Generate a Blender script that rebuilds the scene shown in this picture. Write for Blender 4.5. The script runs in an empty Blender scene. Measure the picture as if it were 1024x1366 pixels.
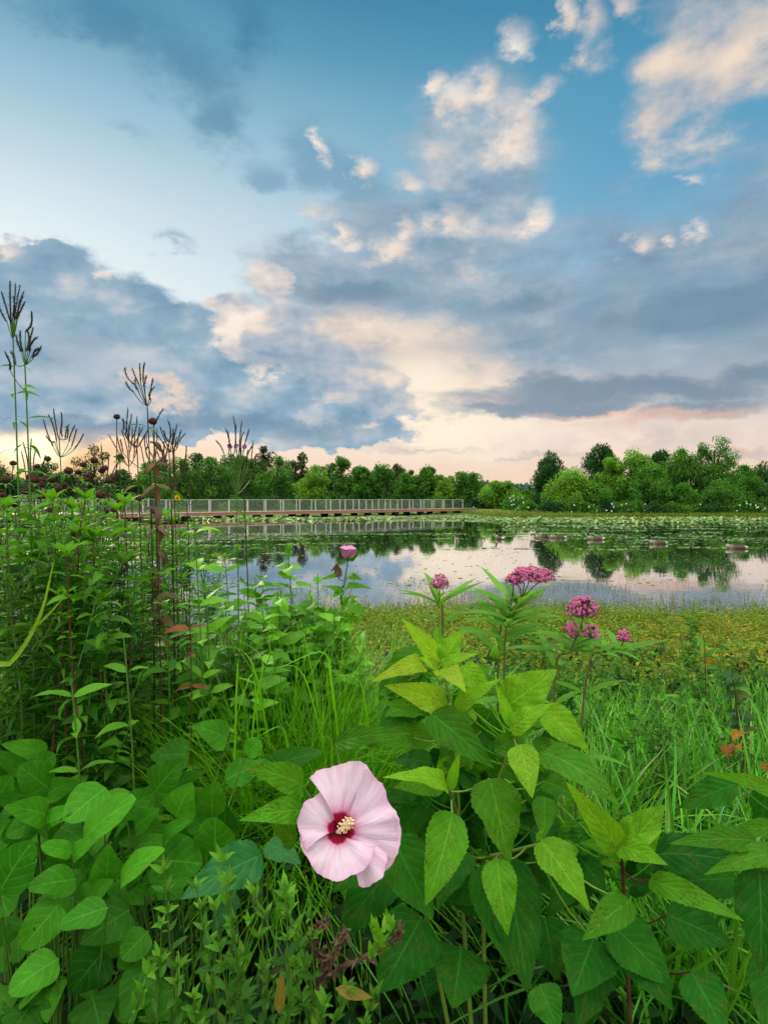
import bpy, math, random
import numpy as np

random.seed(7)
RNG = np.random.default_rng(11)
SC = bpy.context.scene
COL = SC.collection
R = math.radians
F, CX, HY, H = 814.0, 512.0, 666.0, 1.70      # focal length and horizon in photo pixels, eye height above the water


def srgb(r, g, b, k=1.0):
    def f(c):
        c = c / 255.0
        return c / 12.92 if c <= 0.04045 else ((c + 0.055) / 1.055) ** 2.4
    return (f(r) * k, f(g) * k, f(b) * k, 1.0)


def W(px, py, d):
    """world point that stands d metres in front of the eye along the view axis"""
    return np.array([(px - CX) / F * d, d, H - (py - HY) / F * d])


def norm(v):
    v = np.asarray(v, float)
    return v / np.maximum(np.linalg.norm(v, axis=-1, keepdims=True), 1e-9)


# ------------------------------------------------------------------ mesh building
class MB:
    """collects pieces of one mesh: vertices, faces, uv and a tint colour per vertex"""
    def __init__(self):
        self.v, self.uv, self.t, self.f, self.n = [], [], [], {}, 0

    def add(self, v, faces, uv=None, tint=None):
        v = np.array(v, float).reshape(-1, 3)
        n = len(v)
        self.v.append(v)
        self.uv.append(np.zeros((n, 2)) if uv is None else np.asarray(uv, float).reshape(-1, 2))
        if tint is None:
            tint = (0.5, 0.5, 0.5)
        tint = np.asarray(tint, float)
        self.t.append(np.tile(tint, (n, 1)) if tint.ndim == 1 else tint.reshape(-1, 3))
        faces = np.asarray(faces, int)
        self.f.setdefault(faces.shape[1], []).append(faces + self.n)
        self.n += n

    def mesh(self, name, mat, smooth=True):
        me = bpy.data.meshes.new(name)
        v = np.concatenate(self.v)
        uv = np.concatenate(self.uv)
        t = np.concatenate(self.t)
        groups = [np.concatenate(a) for a in self.f.values()]
        nl = sum(g.size for g in groups)
        npoly = sum(len(g) for g in groups)
        idx = np.concatenate([g.ravel() for g in groups])
        tot = np.concatenate([np.full(len(g), g.shape[1]) for g in groups])
        start = np.concatenate([[0], np.cumsum(tot)[:-1]])
        me.vertices.add(len(v)); me.loops.add(nl); me.polygons.add(npoly)
        me.vertices.foreach_set('co', v.ravel())
        me.loops.foreach_set('vertex_index', idx.astype(np.int32))
        me.polygons.foreach_set('loop_start', start.astype(np.int32))
        me.polygons.foreach_set('use_smooth', np.full(npoly, smooth))
        l = me.uv_layers.new(name='UVMap')
        l.data.foreach_set('uv', uv[idx].ravel())
        a = me.color_attributes.new('tint', 'FLOAT_COLOR', 'POINT')
        a.data.foreach_set('color', np.concatenate([t, np.ones((len(t), 1))], 1).ravel())
        me.update(calc_edges=True)
        me.validate()
        if mat:
            me.materials.append(mat)
        return me

    def obj(self, name, mat, parent=None, smooth=True, loc=None):
        if loc is not None:
            for a in self.v:
                a -= np.asarray(loc)
        o = bpy.data.objects.new(name, self.mesh(name, mat, smooth))
        COL.objects.link(o)
        if parent is not None:
            o.parent = parent
        if loc is not None:
            o.location = loc
        return o


def empty(name, loc=(0, 0, 0), rz=0.0):
    o = bpy.data.objects.new(name, None)
    o.empty_display_size = 0.05
    COL.objects.link(o)
    o.location = loc
    o.rotation_euler = (0, 0, rz)
    return o


def tag(o, label=None, cat=None, group=None, kind=None):
    for k, v in (('label', label), ('category', cat), ('group', group), ('kind', kind)):
        if v:
            o[k] = v
    return o


def copy_tree(o, parent=None):
    c = o.copy()
    COL.objects.link(c)
    if parent is not None:
        c.parent = parent
    for ch in list(o.children):
        copy_tree(ch, c)
    return c


def tube(mb, pts, rad, sides=5, tint=(0.5, 0.5, 0.5)):
    pts = np.asarray(pts, float)
    n = len(pts)
    rad = np.broadcast_to(np.asarray(rad, float), (n,))
    tan = norm(np.gradient(pts, axis=0))
    ref = np.array([0.31, 0.9, 0.2]) if abs(tan[0][1]) < 0.8 else np.array([1.0, 0.1, 0.0])
    a = norm(np.cross(tan, ref)); b = np.cross(tan, a)
    th = np.linspace(0, 2 * math.pi, sides, endpoint=False)
    ring = pts[:, None] + rad[:, None, None] * (np.cos(th)[None, :, None] * a[:, None] + np.sin(th)[None, :, None] * b[:, None])
    i = np.arange(n - 1)[:, None] * sides; j = np.arange(sides)[None]
    k = (j + 1) % sides
    f = np.stack([i + j, i + k, i + sides + k, i + sides + j], -1).reshape(-1, 4)
    uv = np.stack(np.broadcast_arrays(j / sides, np.linspace(0, 1, n)[:, None]), -1).reshape(-1, 2)
    mb.add(ring.reshape(-1, 3), f, uv, tint)
    # closed ends
    mb.add(ring[0], [list(range(sides))[::-1]], None, tint)
    mb.add(ring[-1], [list(range(sides))], None, tint)


def curve(p0, p1, sag=(0, 0, 0), n=8):
    """points from p0 to p1 bowed by sag at the middle"""
    t = np.linspace(0, 1, n)[:, None]
    return (1 - t) * np.asarray(p0, float) + t * np.asarray(p1, float) + 4 * t * (1 - t) * np.asarray(sag, float)


def spline(pts, n=24):
    pts = np.asarray(pts, float)
    m = len(pts)
    if m == 2:
        return curve(pts[0], pts[1], n=n)
    P = np.vstack([2 * pts[0] - pts[1], pts, 2 * pts[-1] - pts[-2]])
    out = []
    for u in np.linspace(0, m - 1 - 1e-6, n):
        i = int(u); t = u - i
        a, b, c, d = P[i], P[i + 1], P[i + 2], P[i + 3]
        out.append(0.5 * (2 * b + (c - a) * t + (2 * a - 5 * b + 4 * c - d) * t * t + (3 * b - a - 3 * c + d) * t ** 3))
    return np.array(out)


def box(mb, c, s, ax=None, tint=(0.5, 0.5, 0.5)):
    c = np.asarray(c, float); s = np.asarray(s, float) / 2
    ax = np.eye(3) if ax is None else np.asarray(ax, float)
    q = np.array([[x, y, z] for x in (-1, 1) for y in (-1, 1) for z in (-1, 1)], float) * s
    f = [[0, 1, 3, 2], [4, 6, 7, 5], [0, 4, 5, 1], [2, 3, 7, 6], [0, 2, 6, 4], [1, 5, 7, 3]]
    v = c + q @ ax
    for face in f:
        mb.add(v[face], [[0, 1, 2, 3]], [[0, 0], [1, 0], [1, 1], [0, 1]], tint)


PROFILES = {
    'ovate': lambda t: np.power(np.sin(math.pi * np.power(np.clip(t, 0, 1), 0.62)), 0.85) * (1 - 0.25 * t),
    'heart': lambda t: np.power(np.sin(math.pi * np.power(np.clip(t * 0.97 + 0.03, 0, 1), 0.52)), 0.72),
    'lance': lambda t: np.power(np.sin(math.pi * np.power(np.clip(t, 0, 1), 0.72)), 1.0),
    'blade': lambda t: np.power(np.clip(1 - t, 0, 1), 0.55) * (0.55 + 0.45 * np.clip(t * 5, 0, 1)),
    'roundish': lambda t: np.power(np.clip(1 - (2 * np.power(np.clip(t, 0, 1), 0.82) - 1) ** 2, 0, 1), 0.56) * (1 - 0.10 * t),
    'round': lambda t: np.power(np.clip(1 - (2 * t - 1) ** 2, 0, 1), 0.5),
}


def leaves(mb, base, d, nrm, length, width, bend, tint, profile='lance', nseg=4, ncross=2, fold=0.12, wave=0.0, waven=5.0, twist=None, saw=0.0, sawn=16):
    """N leaves at once. base,d,nrm (N,3); length,width,bend (N,)."""
    base = np.atleast_2d(np.asarray(base, float)); N = len(base)
    d = norm(np.atleast_2d(d)); nrm = np.atleast_2d(np.asarray(nrm, float))
    nrm = norm(nrm - (nrm * d).sum(1, keepdims=True) * d)
    side = np.cross(d, nrm)
    L = np.broadcast_to(np.asarray(length, float), (N,)); Wd = np.broadcast_to(np.asarray(width, float), (N,))
    B = np.broadcast_to(np.asarray(bend, float), (N,)); B = np.where(np.abs(B) < 1e-3, 1e-3, B)
    t = np.linspace(0, 1, nseg + 1)
    bt = B[:, None] * t
    sp = base[:, None] + L[:, None, None] * (d[:, None] * (np.sin(bt) / B[:, None])[..., None] - nrm[:, None] * ((1 - np.cos(bt)) / B[:, None])[..., None])
    nl = nrm[:, None] * np.cos(bt)[..., None] + d[:, None] * np.sin(bt)[..., None]
    sd = np.broadcast_to(side[:, None], nl.shape)
    if twist is not None:
        tw = np.broadcast_to(np.asarray(twist, float), (N,))[:, None] * t
        c, s = np.cos(tw)[..., None], np.sin(tw)[..., None]
        sd, nl = sd * c + nl * s, nl * c - sd * s
    w = PROFILES[profile](t)
    if saw:
        w = w * (1 - saw * ((t * sawn) % 1.0))
    u = np.linspace(-1, 1, ncross + 1)
    hw = 0.5 * Wd[:, None] * w[None]
    ph = RNG.random(N)[:, None, None] * 6.28
    off = fold * np.abs(u)[None, None] * hw[..., None]
    if wave:
        off = off + wave * hw[..., None] * np.abs(u)[None, None] ** 1.5 * np.sin(waven * 2 * math.pi * t[None, :, None] + ph + 1.3 * np.sign(u)[None, None])
    v = sp[:, :, None] + sd[:, :, None] * (hw[..., None] * u)[..., None] + nl[:, :, None] * off[..., None]
    nr = ncross + 1
    i = np.arange(nseg)[:, None] * nr; j = np.arange(ncross)[None]
    f1 = np.stack([i + j, i + j + 1, i + nr + j + 1, i + nr + j], -1).reshape(-1, 4)
    per = (nseg + 1) * nr
    f = (f1[None] + (np.arange(N) * per)[:, None, None]).reshape(-1, 4)
    uv = np.stack(np.broadcast_arrays(0.5 + 0.5 * u[None, None], t[None, :, None] + np.zeros((N, 1, 1))), -1).reshape(-1, 2)
    tint = np.asarray(tint, float)
    tint = np.tile(tint, (N, 1)) if tint.ndim == 1 else tint
    mb.add(v.reshape(-1, 3), f, uv, np.repeat(tint, per, axis=0))


def chips(mb, base, d, nrm, length, width, tint, bend=0.35):
    """N small four-sided leaves folded across the middle, for foliage seen from afar"""
    N = len(base)
    d = norm(d); nrm = norm(nrm - (nrm * d).sum(1, keepdims=True) * d)
    side = np.cross(d, nrm)
    L = np.broadcast_to(length, (N,))[:, None]; w = np.broadcast_to(width, (N,))[:, None]
    m = base + d * L * 0.45
    v = np.stack([base, m + side * w * 0.5 + nrm * L * 0.06, base + d * L - nrm * L * bend * 0.4, m - side * w * 0.5 + nrm * L * 0.06], 1)
    mb.add(v.reshape(-1, 3), np.arange(N * 4).reshape(N, 4), np.tile([[0.5, 0], [1, 0.5], [0.5, 1], [0, 0.5]], (N, 1)), np.repeat(tint, 4, axis=0))


def leaf_to(mb, base, tip, width, face=(0, -0.6, 0.8), bend=0.5, tint=(0.5, 0.5, 0.5), profile='ovate', nseg=14, ncross=8, fold=0.12, wave=0.06, waven=3.0, twist=None, saw=0.0):
    """one leaf from base to tip, its upper side towards face, arched by bend"""
    base = np.asarray(base, float); tip = np.asarray(tip, float)
    c = tip - base; L = np.linalg.norm(c); c = c / L
    n = np.asarray(face, float); n = norm(n - n.dot(c) * c)
    d = c * math.cos(bend / 2) + n * math.sin(bend / 2)
    nn = n * math.cos(bend / 2) - c * math.sin(bend / 2)
    arc = L * (bend / 2) / math.sin(bend / 2) if abs(bend) > 1e-3 else L
    leaves(mb, [base], [d], [nn], [arc], [width], [bend], tint, profile, nseg, ncross, fold, wave, waven, twist, saw)


def rtint(n, base=(0.5, 0.5, 0.5), spread=0.25):
    return np.clip(np.asarray(base) + (RNG.random((n, 3)) - 0.5) * 2 * spread, 0, 1)


# ------------------------------------------------------------------ node helpers
class NT:
    def __init__(self, tree):
        self.t = tree; self.x = 0

    def n(self, typ, **kw):
        nd = self.t.nodes.new(typ)
        self.x += 30; nd.location = (self.x, 0)
        for k, v in kw.items():
            setattr(nd, k, v)
        return nd

    def link(self, a, b):
        self.t.links.new(a, b)

    def put(self, sock, val):
        if hasattr(val, 'links'):
            self.t.links.new(val, sock)
        elif val is not None:
            try:
                sock.default_value = val
            except Exception:
                sock.default_value = val[:3]

    def math(self, op, a, b=None, c=None, clamp=False):
        nd = self.n('ShaderNodeMath', operation=op); nd.use_clamp = clamp
        self.put(nd.inputs[0], a); self.put(nd.inputs[1], b)
        if c is not None:
            self.put(nd.inputs[2], c)
        return nd.outputs[0]

    def vmath(self, op, a, b=None, scale=None):
        nd = self.n('ShaderNodeVectorMath', operation=op)
        self.put(nd.inputs[0], a)
        if b is not None:
            self.put(nd.inputs[1], b)
        if scale is not None:
            self.put(nd.inputs['Scale'], scale)
        return nd.outputs['Value'] if op in ('LENGTH', 'DOT_PRODUCT', 'DISTANCE') else nd.outputs[0]

    def mix(self, fac, a, b, mode='MIX'):
        nd = self.n('ShaderNodeMix', data_type='RGBA', blend_type=mode)
        nd.clamp_factor = True
        self.put(nd.inputs[0], fac); self.put(nd.inputs[6], a); self.put(nd.inputs[7], b)
        return nd.outputs[2]

    def smooth(self, x, lo, hi, a=0.0, b=1.0):
        nd = self.n('ShaderNodeMapRange', interpolation_type='SMOOTHSTEP')
        self.put(nd.inputs[0], x); self.put(nd.inputs[1], lo); self.put(nd.inputs[2], hi)
        nd.inputs[3].default_value = a; nd.inputs[4].default_value = b
        return nd.outputs[0]

    def noise(self, vec, scale, detail=4, rough=0.55, dist=0.0, out=0):
        nd = self.n('ShaderNodeTexNoise')
        if vec is not None:
            self.put(nd.inputs['Vector'], vec)
        nd.inputs['Scale'].default_value = scale; nd.inputs['Detail'].default_value = detail
        nd.inputs['Roughness'].default_value = rough; nd.inputs['Distortion'].default_value = dist
        return nd.outputs[out]

    def ramp(self, fac, stops, interp='LINEAR'):
        nd = self.n('ShaderNodeValToRGB'); cr = nd.color_ramp; cr.interpolation = interp
        while len(cr.elements) < len(stops):
            cr.elements.new(0.5)
        for e, (p, c) in zip(cr.elements, stops):
            e.position = p; e.color = c
        self.put(nd.inputs[0], fac)
        return nd.outputs[0]


def new_mat(name):
    m = bpy.data.materials.new(name)
    m.use_nodes = True
    m.node_tree.nodes.clear()
    nt = NT(m.node_tree)
    out = nt.n('ShaderNodeOutputMaterial')
    return m, nt, out
# ------------------------------------------------------------------ camera
cam_d = bpy.data.cameras.new('camera')
cam = bpy.data.objects.new('camera', cam_d)
COL.objects.link(cam)
cam.location = (0, 0, H)
cam.rotation_euler = (R(90), 0, 0)
cam_d.sensor_width = 36.0
cam_d.lens = F / 1366.0 * 36.0
cam_d.shift_y = -(683.0 - HY) / 1366.0
cam_d.clip_start = 0.02
cam_d.clip_end = 5000.0
SC.camera = cam

# ------------------------------------------------------------------ sky
SUN_AZ, SUN_EL = math.atan((20 - CX) / F), R(17.0)
world = bpy.data.worlds.new('World')
SC.world = world
world.use_nodes = True
world.node_tree.nodes.clear()
S = NT(world.node_tree)


def az_el(px, py):
    u, v = (px - CX) / F, (HY - py) / F
    return math.atan(u), math.atan(v / math.sqrt(1 + u * u))


tc = S.n('ShaderNodeTexCoord').outputs['Generated']
dirv = S.vmath('NORMALIZE', tc)
sx = S.n('ShaderNodeSeparateXYZ'); S.link(dirv, sx.inputs[0])
azn = S.math('ARCTAN2', sx.outputs[0], sx.outputs[1])
eln = S.math('ARCSINE', sx.outputs[2])
pc = S.n('ShaderNodeCombineXYZ'); S.link(azn, pc.inputs[0]); S.link(eln, pc.inputs[1])
P2 = pc.outputs[0]
stretch = S.vmath('MULTIPLY', dirv, (1.0, 1.0, 1.75))
fbm = S.noise(stretch, 9.0, 6, 0.60)                                               # billows
fbm_up = S.noise(S.vmath('ADD', stretch, (-0.022, 0.0, 0.045)), 9.0, 3, 0.60)      # same, towards the light
fine = S.noise(stretch, 30.0, 4, 0.62)
soft = S.noise(S.vmath('MULTIPLY', dirv, (1.0, 1.0, 3.6)), 4.5, 5, 0.58)           # streaky sheets
PUFF = S.math('MULTIPLY_ADD', fbm, 0.55, S.math('MULTIPLY', fine, 0.45))
PUFF2 = S.math('MULTIPLY_ADD', fbm, 0.78, S.math('MULTIPLY', fine, 0.22))
wv = S.n('ShaderNodeCombineXYZ')
S.link(S.math('MULTIPLY_ADD', S.math('SUBTRACT', fine, 0.5), 0.05, S.math('MULTIPLY_ADD', soft, 0.10, -0.05)), wv.inputs[0])
S.link(S.math('MULTIPLY_ADD', fbm, 0.09, -0.045), wv.inputs[1])
P2w = S.vmath('ADD', P2, wv.outputs[0])
col = None


def blobs(lst, warped=True):
    """largest of several soft ellipses given in (azimuth, elevation): value 1 at a centre, 0 on its rim"""
    acc = None
    Pin = P2w if warped else P2
    if col is not None:                          # evaluated after the layers below it
        Pin = S.vmath('ADD', Pin, S.vmath('SCALE', col, scale=1e-6))
    for b in lst:
        px, py, rx, ry = b[:4]
        rot = b[4] if len(b) > 4 else 0
        wgt = b[5] if len(b) > 5 else 1.0
        a, e = az_el(px, py)
        ca = math.cos(a)
        kx, ky = 1 / (rx / F * ca * ca), 1 / (ry / F * ca)
        if rot:
            c, s_ = math.cos(R(rot)), math.sin(R(rot))
            v = S.vmath('SUBTRACT', Pin, (a, e, 0))
            cb = S.n('ShaderNodeCombineXYZ')
            S.link(S.vmath('DOT_PRODUCT', v, (c * kx, s_ * kx, 0)), cb.inputs[0])
            S.link(S.vmath('DOT_PRODUCT', v, (-s_ * ky, c * ky, 0)), cb.inputs[1])
            v = cb.outputs[0]
        else:
            nd = S.n('ShaderNodeVectorMath', operation='MULTIPLY_ADD')
            S.link(Pin, nd.inputs[0]); nd.inputs[1].default_value = (kx, ky, 0); nd.inputs[2].default_value = (-a * kx, -e * ky, 0)
            v = nd.outputs[0]
        v = S.vmath('LENGTH', v)
        v = S.math('SUBTRACT', wgt, v)
        acc = v if acc is None else S.math('MAXIMUM', acc, v)
    return acc


def layer(lst, amp, lo, hi, nz=None, warped=True):
    f = blobs(lst, warped)
    f = S.math('MULTIPLY_ADD', S.math('SUBTRACT', nz if nz is not None else fbm, 0.5), amp, f)
    return S.smooth(f, lo, hi), f


# clear sky: the Nishita sky, graded by height
sky = S.n('ShaderNodeTexSky', sky_type='NISHITA')
sky.sun_disc = False
sky.sun_elevation = SUN_EL
sky.sun_rotation = SUN_AZ
sky.altitude = 50
sky.air_density = 1.2; sky.dust_density = 1.5; sky.ozone_density = 3.0
nish = S.mix(1.0, sky.outputs[0], (0.3, 0.3, 0.3, 1), 'MULTIPLY')
elf = S.math('DIVIDE', eln, R(42), clamp=True)
grad = S.ramp(elf, [(0.0, srgb(243, 205, 172)), (0.05, srgb(243, 208, 180)), (0.12, srgb(240, 220, 206)), (0.30, srgb(220, 228, 232)), (0.44, srgb(208, 224, 230)),
                    (0.58, srgb(186, 211, 222)), (0.74, srgb(138, 184, 204)), (0.86, srgb(88, 152, 182)), (1.0, srgb(46, 116, 156))])
# bluer to the right
gradr = S.ramp(elf, [(0.0, srgb(243, 212, 188)), (0.12, srgb(236, 216, 204)), (0.3, srgb(196, 210, 220)), (0.46, srgb(150, 190, 212)),
                     (0.60, srgb(100, 164, 200)), (0.78, srgb(82, 152, 186)), (0.92, srgb(58, 132, 168)), (1.0, srgb(46, 116, 158))])
base = S.mix(S.smooth(azn, -0.30, 0.45), grad, gradr)
col = S.mix(0.03, base, nish)

# thin dark-blue wisps high on the left
a, f = layer([(235, 72, 120, 50, -20), (298, 150, 44, 44), (150, 15, 120, 36), (330, 40, 44, 60)], 2.4, 0.0, 1.1)
col = S.mix(S.math('MULTIPLY', a, 0.55), col, srgb(60, 120, 156))
a, f = layer([(420, 205, 52, 62), (470, 240, 90, 42, -25), (350, 235, 40, 26), (180, 180, 60, 22, 0, .8), (230, 320, 40, 14)], 2.4, 0.0, 1.0)
col = S.mix(S.math('MULTIPLY', a, 0.6), col, srgb(104, 150, 180))

# veil of grey lilac sheet over the middle and right
a, f = layer([(700, 430, 440, 120), (1000, 390, 330, 190), (860, 360, 200, 90), (560, 330, 170, 90), (420, 370, 120, 50), (640, 250, 100, 120, -20), (1010, 300, 120, 60)], 1.6, -0.05, 0.6, soft)
shade = S.ramp(S.math('MULTIPLY_ADD', S.math('SUBTRACT', soft, 0.5), 1.5, S.math('MULTIPLY_ADD', S.math('SUBTRACT', fbm, 0.5), 1.3, 0.45)),
               [(0.0, srgb(112, 145, 170)), (0.4, srgb(140, 165, 185)), (0.65, srgb(168, 182, 195)), (1.0, srgb(206, 203, 205))])
col = S.mix(S.math('MULTIPLY', a, 0.92), col, shade)

# warm low sky
lowb = S.smooth(eln, R(0.0), R(10), 1.0, 0.0)
col = S.mix(S.math('MULTIPLY', lowb, 0.45), col, srgb(244, 214, 190))

# cream field between the clouds
a, f = layer([(560, 480, 120, 62), (640, 540, 170, 80), (480, 450, 80, 60), (860, 590, 240, 34, 0, .9)], 1.8, -0.1, 0.7)
col = S.mix(S.math('MULTIPLY', a, 0.85), col, S.mix(S.smooth(fbm, 0.38, 0.62), srgb(214, 200, 194), srgb(250, 228, 206)))

gl = blobs([(600, 560, 230, 70), (560, 520, 90, 60)])
col = S.mix(S.smooth(gl, -0.1, 0.9, 0, 0.85), col, srgb(255, 240, 216, 1.06))
# dark slate sheets on the right
a, f = layer([(940, 418, 200, 48), (1040, 370, 130, 60, 20, .8), (700, 400, 160, 30, 8, .7), (480, 395, 130, 26, 0, .75)], 1.6, 0.0, 0.7, soft)
col = S.mix(S.math('MULTIPLY', a, 0.8), col, srgb(112, 144, 166))
a, f = layer([(900, 480, 190, 34, 0, .9), (640, 455, 130, 30, 0, .8)], 1.8, 0.0, 0.8)
col = S.mix(S.math('MULTIPLY', a, 0.6), col, srgb(168, 178, 190))
a, f = layer([(860, 518, 300, 24, -2), (760, 540, 170, 20, 0), (930, 548, 160, 22, 3, .9), (1010, 500, 110, 34, 0, .9)], 1.3, 0.0, 0.5, soft)
col = S.mix(S.math('MULTIPLY', a, 0.92), col, S.mix(S.smooth(f, 0.05, 0.8), srgb(172, 178, 186), srgb(124, 147, 166)))
a, f = layer([(880, 558, 190, 14, 2), (800, 551, 90, 10, 0), (980, 600, 60, 8, 0, .8)], 1.3, 0.0, 0.8, soft)
col = S.mix(S.math('MULTIPLY', a, 0.7), col, srgb(236, 196, 172))
a, f = layer([(640, 528, 70, 10), (1000, 605, 60, 10), (560, 598, 160, 8, 0, .8), (700, 610, 150, 8, 0, .7), (420, 590, 200, 10)], 1.3, 0.0, 0.9, soft)
col = S.mix(S.math('MULTIPLY', a, 0.5), col, srgb(176, 172, 180))


# cumulus, lit at the rims
def cumulus(lst, amp, lo, hi, dark, mid, lit, k=1.0, tilt=0.0, rimw=0.30, nz=None, bill=3.2, rimk=0.35):
    global col
    a, f = layer(lst, amp, lo, hi, nz)
    d = S.math('MULTIPLY', S.math('SUBTRACT', fbm, fbm_up), bill)          # billow facing the light
    rim = S.smooth(f, lo, lo + rimw, 1.0, 0.0)
    v = S.math('ADD', S.math('ADD', 0.42 + tilt, d), S.math('MULTIPLY', rim, rimk))
    c = S.ramp(v, [(0.0, dark), (0.45, mid), (0.95, lit)])
    col = S.mix(S.math('MULTIPLY', a, k), col, c)


cumulus([(60, 430, 150, 112), (170, 450, 130, 84), (60, 350, 60, 34), (300, 520, 190, 78), (430, 545, 130, 52), (250, 460, 90, 60), (40, 520, 190, 80), (200, 545, 280, 50), (480, 560, 76, 36)],
        1.6, 0.02, 0.18, srgb(118, 155, 180), srgb(152, 180, 199), srgb(228, 222, 218), bill=1.6, rimk=0.40, rimw=0.18, nz=PUFF2)
# paler inner billow and the darker foot of that cloud
a, f = layer([(120, 490, 150, 56), (240, 520, 60, 40, 0, .9), (420, 500, 120, 40, 0, .8)], 2.2, -0.1, 0.9)
col = S.mix(S.math('MULTIPLY', a, 0.75), col, srgb(182, 194, 206))
a, f = layer([(240, 530, 50, 34, -30), (200, 500, 40, 20)], 3.0, 0.1, 1.0, fine)
col = S.mix(S.math('MULTIPLY', a, 0.8), col, srgb(240, 214, 198))
a, f = layer([(340, 568, 230, 18, 0), (100, 567, 180, 18)], 1.2, -0.1, 0.8, soft)
col = S.mix(S.math('MULTIPLY', a, 0.7), col, srgb(116, 146, 170))
# bright shoulder beside it
cumulus([(320, 430, 50, 46), (345, 470, 56, 46), (365, 375, 46, 26, -20), (300, 410, 38, 20), (380, 440, 50, 40)], 2.0, 0.0, 0.4,
        srgb(170, 182, 196), srgb(222, 212, 208), srgb(255, 240, 224), 0.92, 0.1)
cumulus([(500, 520, 70, 46), (440, 490, 56, 56), (390, 450, 66, 50)], 2.0, 0.0, 0.35,
        srgb(140, 164, 184), srgb(178, 188, 200), srgb(240, 222, 206), 0.9, 0.0, bill=2.4)
# towering puffs above the middle
cumulus([(610, 230, 86, 96, 25), (650, 190, 70, 80), (570, 300, 76, 56), (650, 300, 100, 56)], 1.6, -0.1, 0.8,
        srgb(118, 156, 184), srgb(166, 186, 200), srgb(226, 212, 206), 0.85, bill=2.4)
cumulus([(692, 168, 48, 54), (612, 125, 52, 28), (655, 108, 26, 26), (576, 104, 22, 18), (602, 298, 46, 34), (422, 292, 48, 32), (460, 312, 30, 14), (525, 330, 46, 26), (540, 312, 22, 32),
         (484, 218, 22, 18), (432, 186, 16, 14), (540, 246, 24, 18), (720, 288, 32, 24), (850, 332, 34, 26), (922, 308, 24, 16), (886, 320, 16, 12), (735, 120, 34, 20), (910, 238, 36, 12, 0, .9), (690, 48, 46, 22, 0, .8), (2, 340, 22, 26), (145, 370, 24, 10)],
        2.6, 0.05, 1.25, srgb(196, 198, 204), srgb(240, 220, 206), srgb(255, 242, 228), 0.95, 0.15, nz=PUFF, bill=2.4)
# large cloud top right
cumulus([(960, 70, 135, 96, 15), (880, 150, 76, 54, 25), (1030, 20, 150, 70), (905, 100, 76, 66)], 1.5, -0.15, 0.7,
        srgb(150, 172, 190), srgb(206, 198, 194), srgb(246, 224, 204), 0.92, 0.05, bill=2.4)
cumulus([(790, 52, 36, 56, -20), (760, 22, 22, 34), (845, 16, 32, 28)], 2.4, 0.0, 1.0,
        srgb(170, 184, 196), srgb(226, 210, 200), srgb(250, 230, 212), 0.9, 0.1, nz=PUFF, bill=2.4)

# glow around the low sun
gl = blobs([(20, 604, 380, 50)])
col = S.mix(S.smooth(gl, 0.0, 1.0, 0, 0.85), col, srgb(255, 198, 132))
gl = blobs([(26, 596, 96, 34)])
col = S.mix(S.smooth(gl, 0.0, 0.9), col, srgb(255, 244, 206, 1.4))


# unseen dome behind and above the viewer, bright cloud added to fill-light the foreground
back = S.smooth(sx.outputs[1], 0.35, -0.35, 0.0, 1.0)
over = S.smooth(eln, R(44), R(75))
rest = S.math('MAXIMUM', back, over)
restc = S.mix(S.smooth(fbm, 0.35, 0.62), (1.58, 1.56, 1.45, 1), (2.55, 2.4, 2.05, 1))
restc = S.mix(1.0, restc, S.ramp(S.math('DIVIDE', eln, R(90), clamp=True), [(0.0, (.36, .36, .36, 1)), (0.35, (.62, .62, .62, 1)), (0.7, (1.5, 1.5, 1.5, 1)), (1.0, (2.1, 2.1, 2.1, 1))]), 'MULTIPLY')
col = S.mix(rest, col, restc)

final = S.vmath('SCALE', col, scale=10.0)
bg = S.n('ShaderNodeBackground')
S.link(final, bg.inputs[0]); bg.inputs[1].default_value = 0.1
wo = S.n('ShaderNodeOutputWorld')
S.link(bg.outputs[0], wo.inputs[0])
world.cycles.sampling_method = 'NONE'

sun_d = bpy.data.lights.new('sun', 'SUN')
sun_d.energy = 2.2
sun_d.angle = R(12)
sun_d.color = (1.0, 0.82, 0.6)
sun = bpy.data.objects.new('sun', sun_d)
COL.objects.link(sun)
el = SUN_EL
from mathutils import Vector
sun.rotation_euler = Vector((-math.sin(SUN_AZ) * math.cos(el), -math.cos(SUN_AZ) * math.cos(el), -math.sin(el))).to_track_quat('-Z', 'Y').to_euler()

# ------------------------------------------------------------------ render settings
SC.view_settings.view_transform = 'Standard'
SC.view_settings.look = 'None'
SC.view_settings.exposure = 0
SC.view_settings.gamma = 1
SC.render.engine = 'CYCLES'
SC.cycles.use_denoising = True
SC.cycles.use_adaptive_sampling = True
SC.cycles.adaptive_threshold = 0.015
SC.cycles.adaptive_min_samples = 6
SC.cycles.max_bounces = 7
SC.cycles.diffuse_bounces = 3
SC.cycles.glossy_bounces = 3
SC.cycles.transmission_bounces = 4
SC.cycles.sample_clamp_indirect = 4.0
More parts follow.
